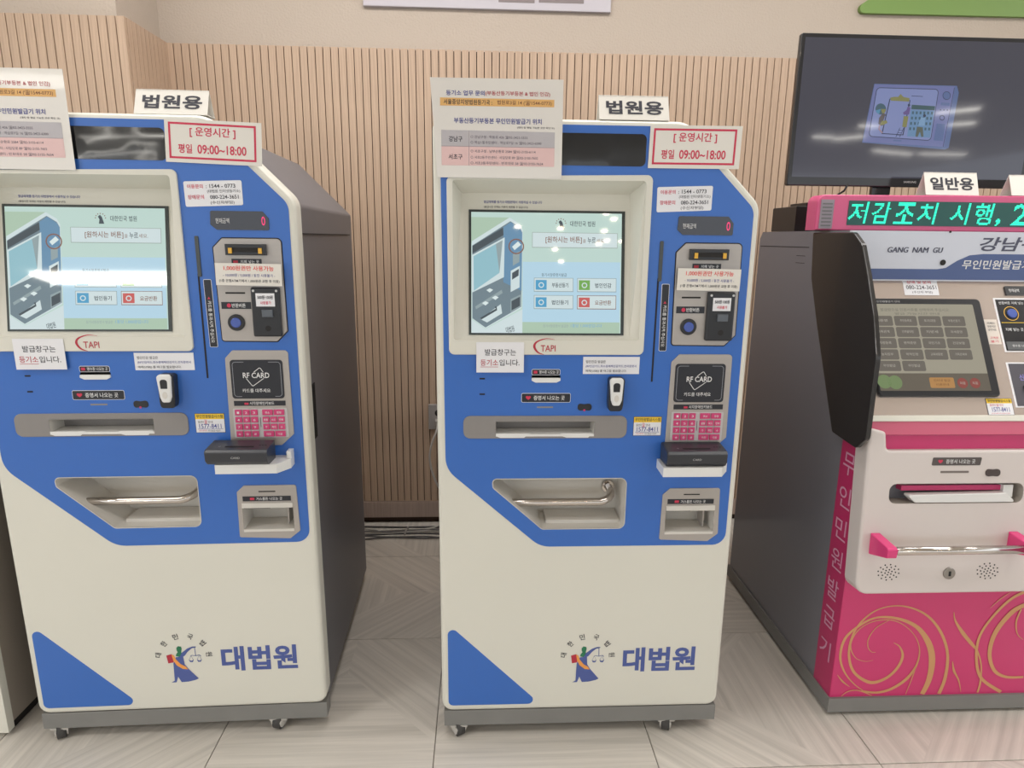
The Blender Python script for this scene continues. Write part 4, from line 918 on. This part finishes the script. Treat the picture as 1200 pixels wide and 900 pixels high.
# ================================================================== WALL ITEMS, CABLES
nb = empty('wall_board', (.02, WY + .03, 2.7), 0, 'pale grey information board on the wall above the middle kiosk, mostly out of frame', 'board')
m = MB(Fr((0, WY + .04, 0), (1, 0, 0), (0, 0, 1))); bw = mat('board_grey', (190, 184, 190), .35)
m.box(-.50, 2.343, .555, 2.95, 0, .018, bw, bev=.003)
o = m.build('panel', nb); o.matrix_parent_inverse = Matrix.Translation((-.02, -(WY + .03), -2.7))
m = MB(Fr((0, WY + .022, 0), (1, 0, 0), (0, 0, 1))); dkp = mat('board_dark', (128, 116, 116), .4)
m.box(.072, 2.371, .226, 2.60, 0, .001, dkp); m.box(.244, 2.374, .437, 2.60, 0, .001, dkp); m.box(-.45, 2.378, .05, 2.90, 0, .001, mat('board_print', (196, 194, 204), .4))
o = m.build('dark_print', nb); o.matrix_parent_inverse = Matrix.Translation((-.02, -(WY + .03), -2.7))
m = MB(Fr((0, WY + .04, 0), (1, 0, 0), (0, 0, 1))); m.prism([rpoly([(1.603, 2.368), (2.7, 2.372), (2.7, 2.70), (2.1, 2.70)], [.02, 0, 0, .03])], 0, .02, mat('leaf_green', (116, 146, 74), .5), back=True)
tag(m.build('green_sign'), 'flat green panel on the wall above the television, cut by the photo edge', 'sign')
OY = WY
out = empty('wall_outlet', (-.22, OY, .55), 0, 'grey wall outlet with a plugged in white plug beside the middle kiosk', 'outlet')
m = MB(FRONT); m.box(-.034, -.062, .034, .062, 0, .012, mat('outlet_grey', (156, 150, 146), .4), bev=.003, r=.006); m.prism([circ(.014, .02, .017, 18)], .012, .0125, grooved); m.build('cover', out)
m = MB(FRONT); m.box(.0, -.045, .03, -.008, .012, .05, mat('plug_grey', (170, 164, 158), .4), bev=.004); m.build('plug', out)
cordm = mat('cord_grey', (178, 172, 166), .45)
def bez(pts, k=8):
    P = [Vector(p) for p in pts]; C = []
    for i in range(len(P) - 1):
        p0, p1, p2, p3 = P[max(i - 1, 0)], P[i], P[i + 1], P[min(i + 2, len(P) - 1)]
        for q in range(k): t = q / k; C.append(.5 * ((2 * p1) + (p2 - p0) * t + (2 * p0 - 5 * p1 + 4 * p2 - p3) * t * t + (3 * p1 - p0 - 3 * p2 + p3) * t ** 3))
    return C + [P[-1]]
m = MB(); m.tube(bez([(-.205, OY - .05, .525), (-.215, OY - .075, .49), (-.235, OY - .10, .44), (-.243, OY - .11, .37), (-.225, OY - .12, .29), (-.19, OY - .13, .22), (-.12, OY - .14, .12), (-.10, OY - .12, .02), (-.05, OY - .10, .006)]), .005, cordm, 8)
tag(m.build('power_cord'), 'grey power cord looping down from the wall outlet behind the middle kiosk', 'cord')
m = MB(); m.tube(bez([(-.50, OY - .10, .006), (-.38, OY - .085, .006), (-.28, OY - .09, .008), (-.22, OY - .09, .02), (-.18, OY - .08, .045), (-.10, OY - .07, .06), (.0, OY - .06, .03), (.05, OY - .06, .007)]), .004, mat('cord_white', (206, 202, 194), .4), 8)
tag(m.build('white_cable'), 'white cable rising off the floor towards the back of the middle kiosk', 'cable')
cab_m = [mat('cable_grey', (104, 102, 102), .5), mat('cable_dark', (70, 68, 70), .5), mat('cable_pale', (160, 156, 150), .5)]
for q in range(8):
    y0 = OY - .055 - q * .018; r_ = .0035; rnd = random.Random(q)
    pts = [(-.75 + .16 * i, y0 + rnd.uniform(-.022, .022) + (.012 if i == 3 else 0), r_ + (.0035 if (q % 2) else .0)) for i in range(9)]
    m = MB(); m.tube(bez(pts, 5), r_, cab_m[q % 3], 6)
    tag(m.build('floor_cable'), 'thin grey cable in the bundle lying on the floor along the wall', 'cable', 'cables along the wall')
m = MB(); m.tube([(-.365, OY - .15, .007), (-.36, OY - .11, .018), (-.355, OY - .06, .007)], .004, cab_m[2], 6); tag(m.build('cable_tie'), 'pale tie around the floor cables', 'tie')

bpy.data.scenes.remove(TS)
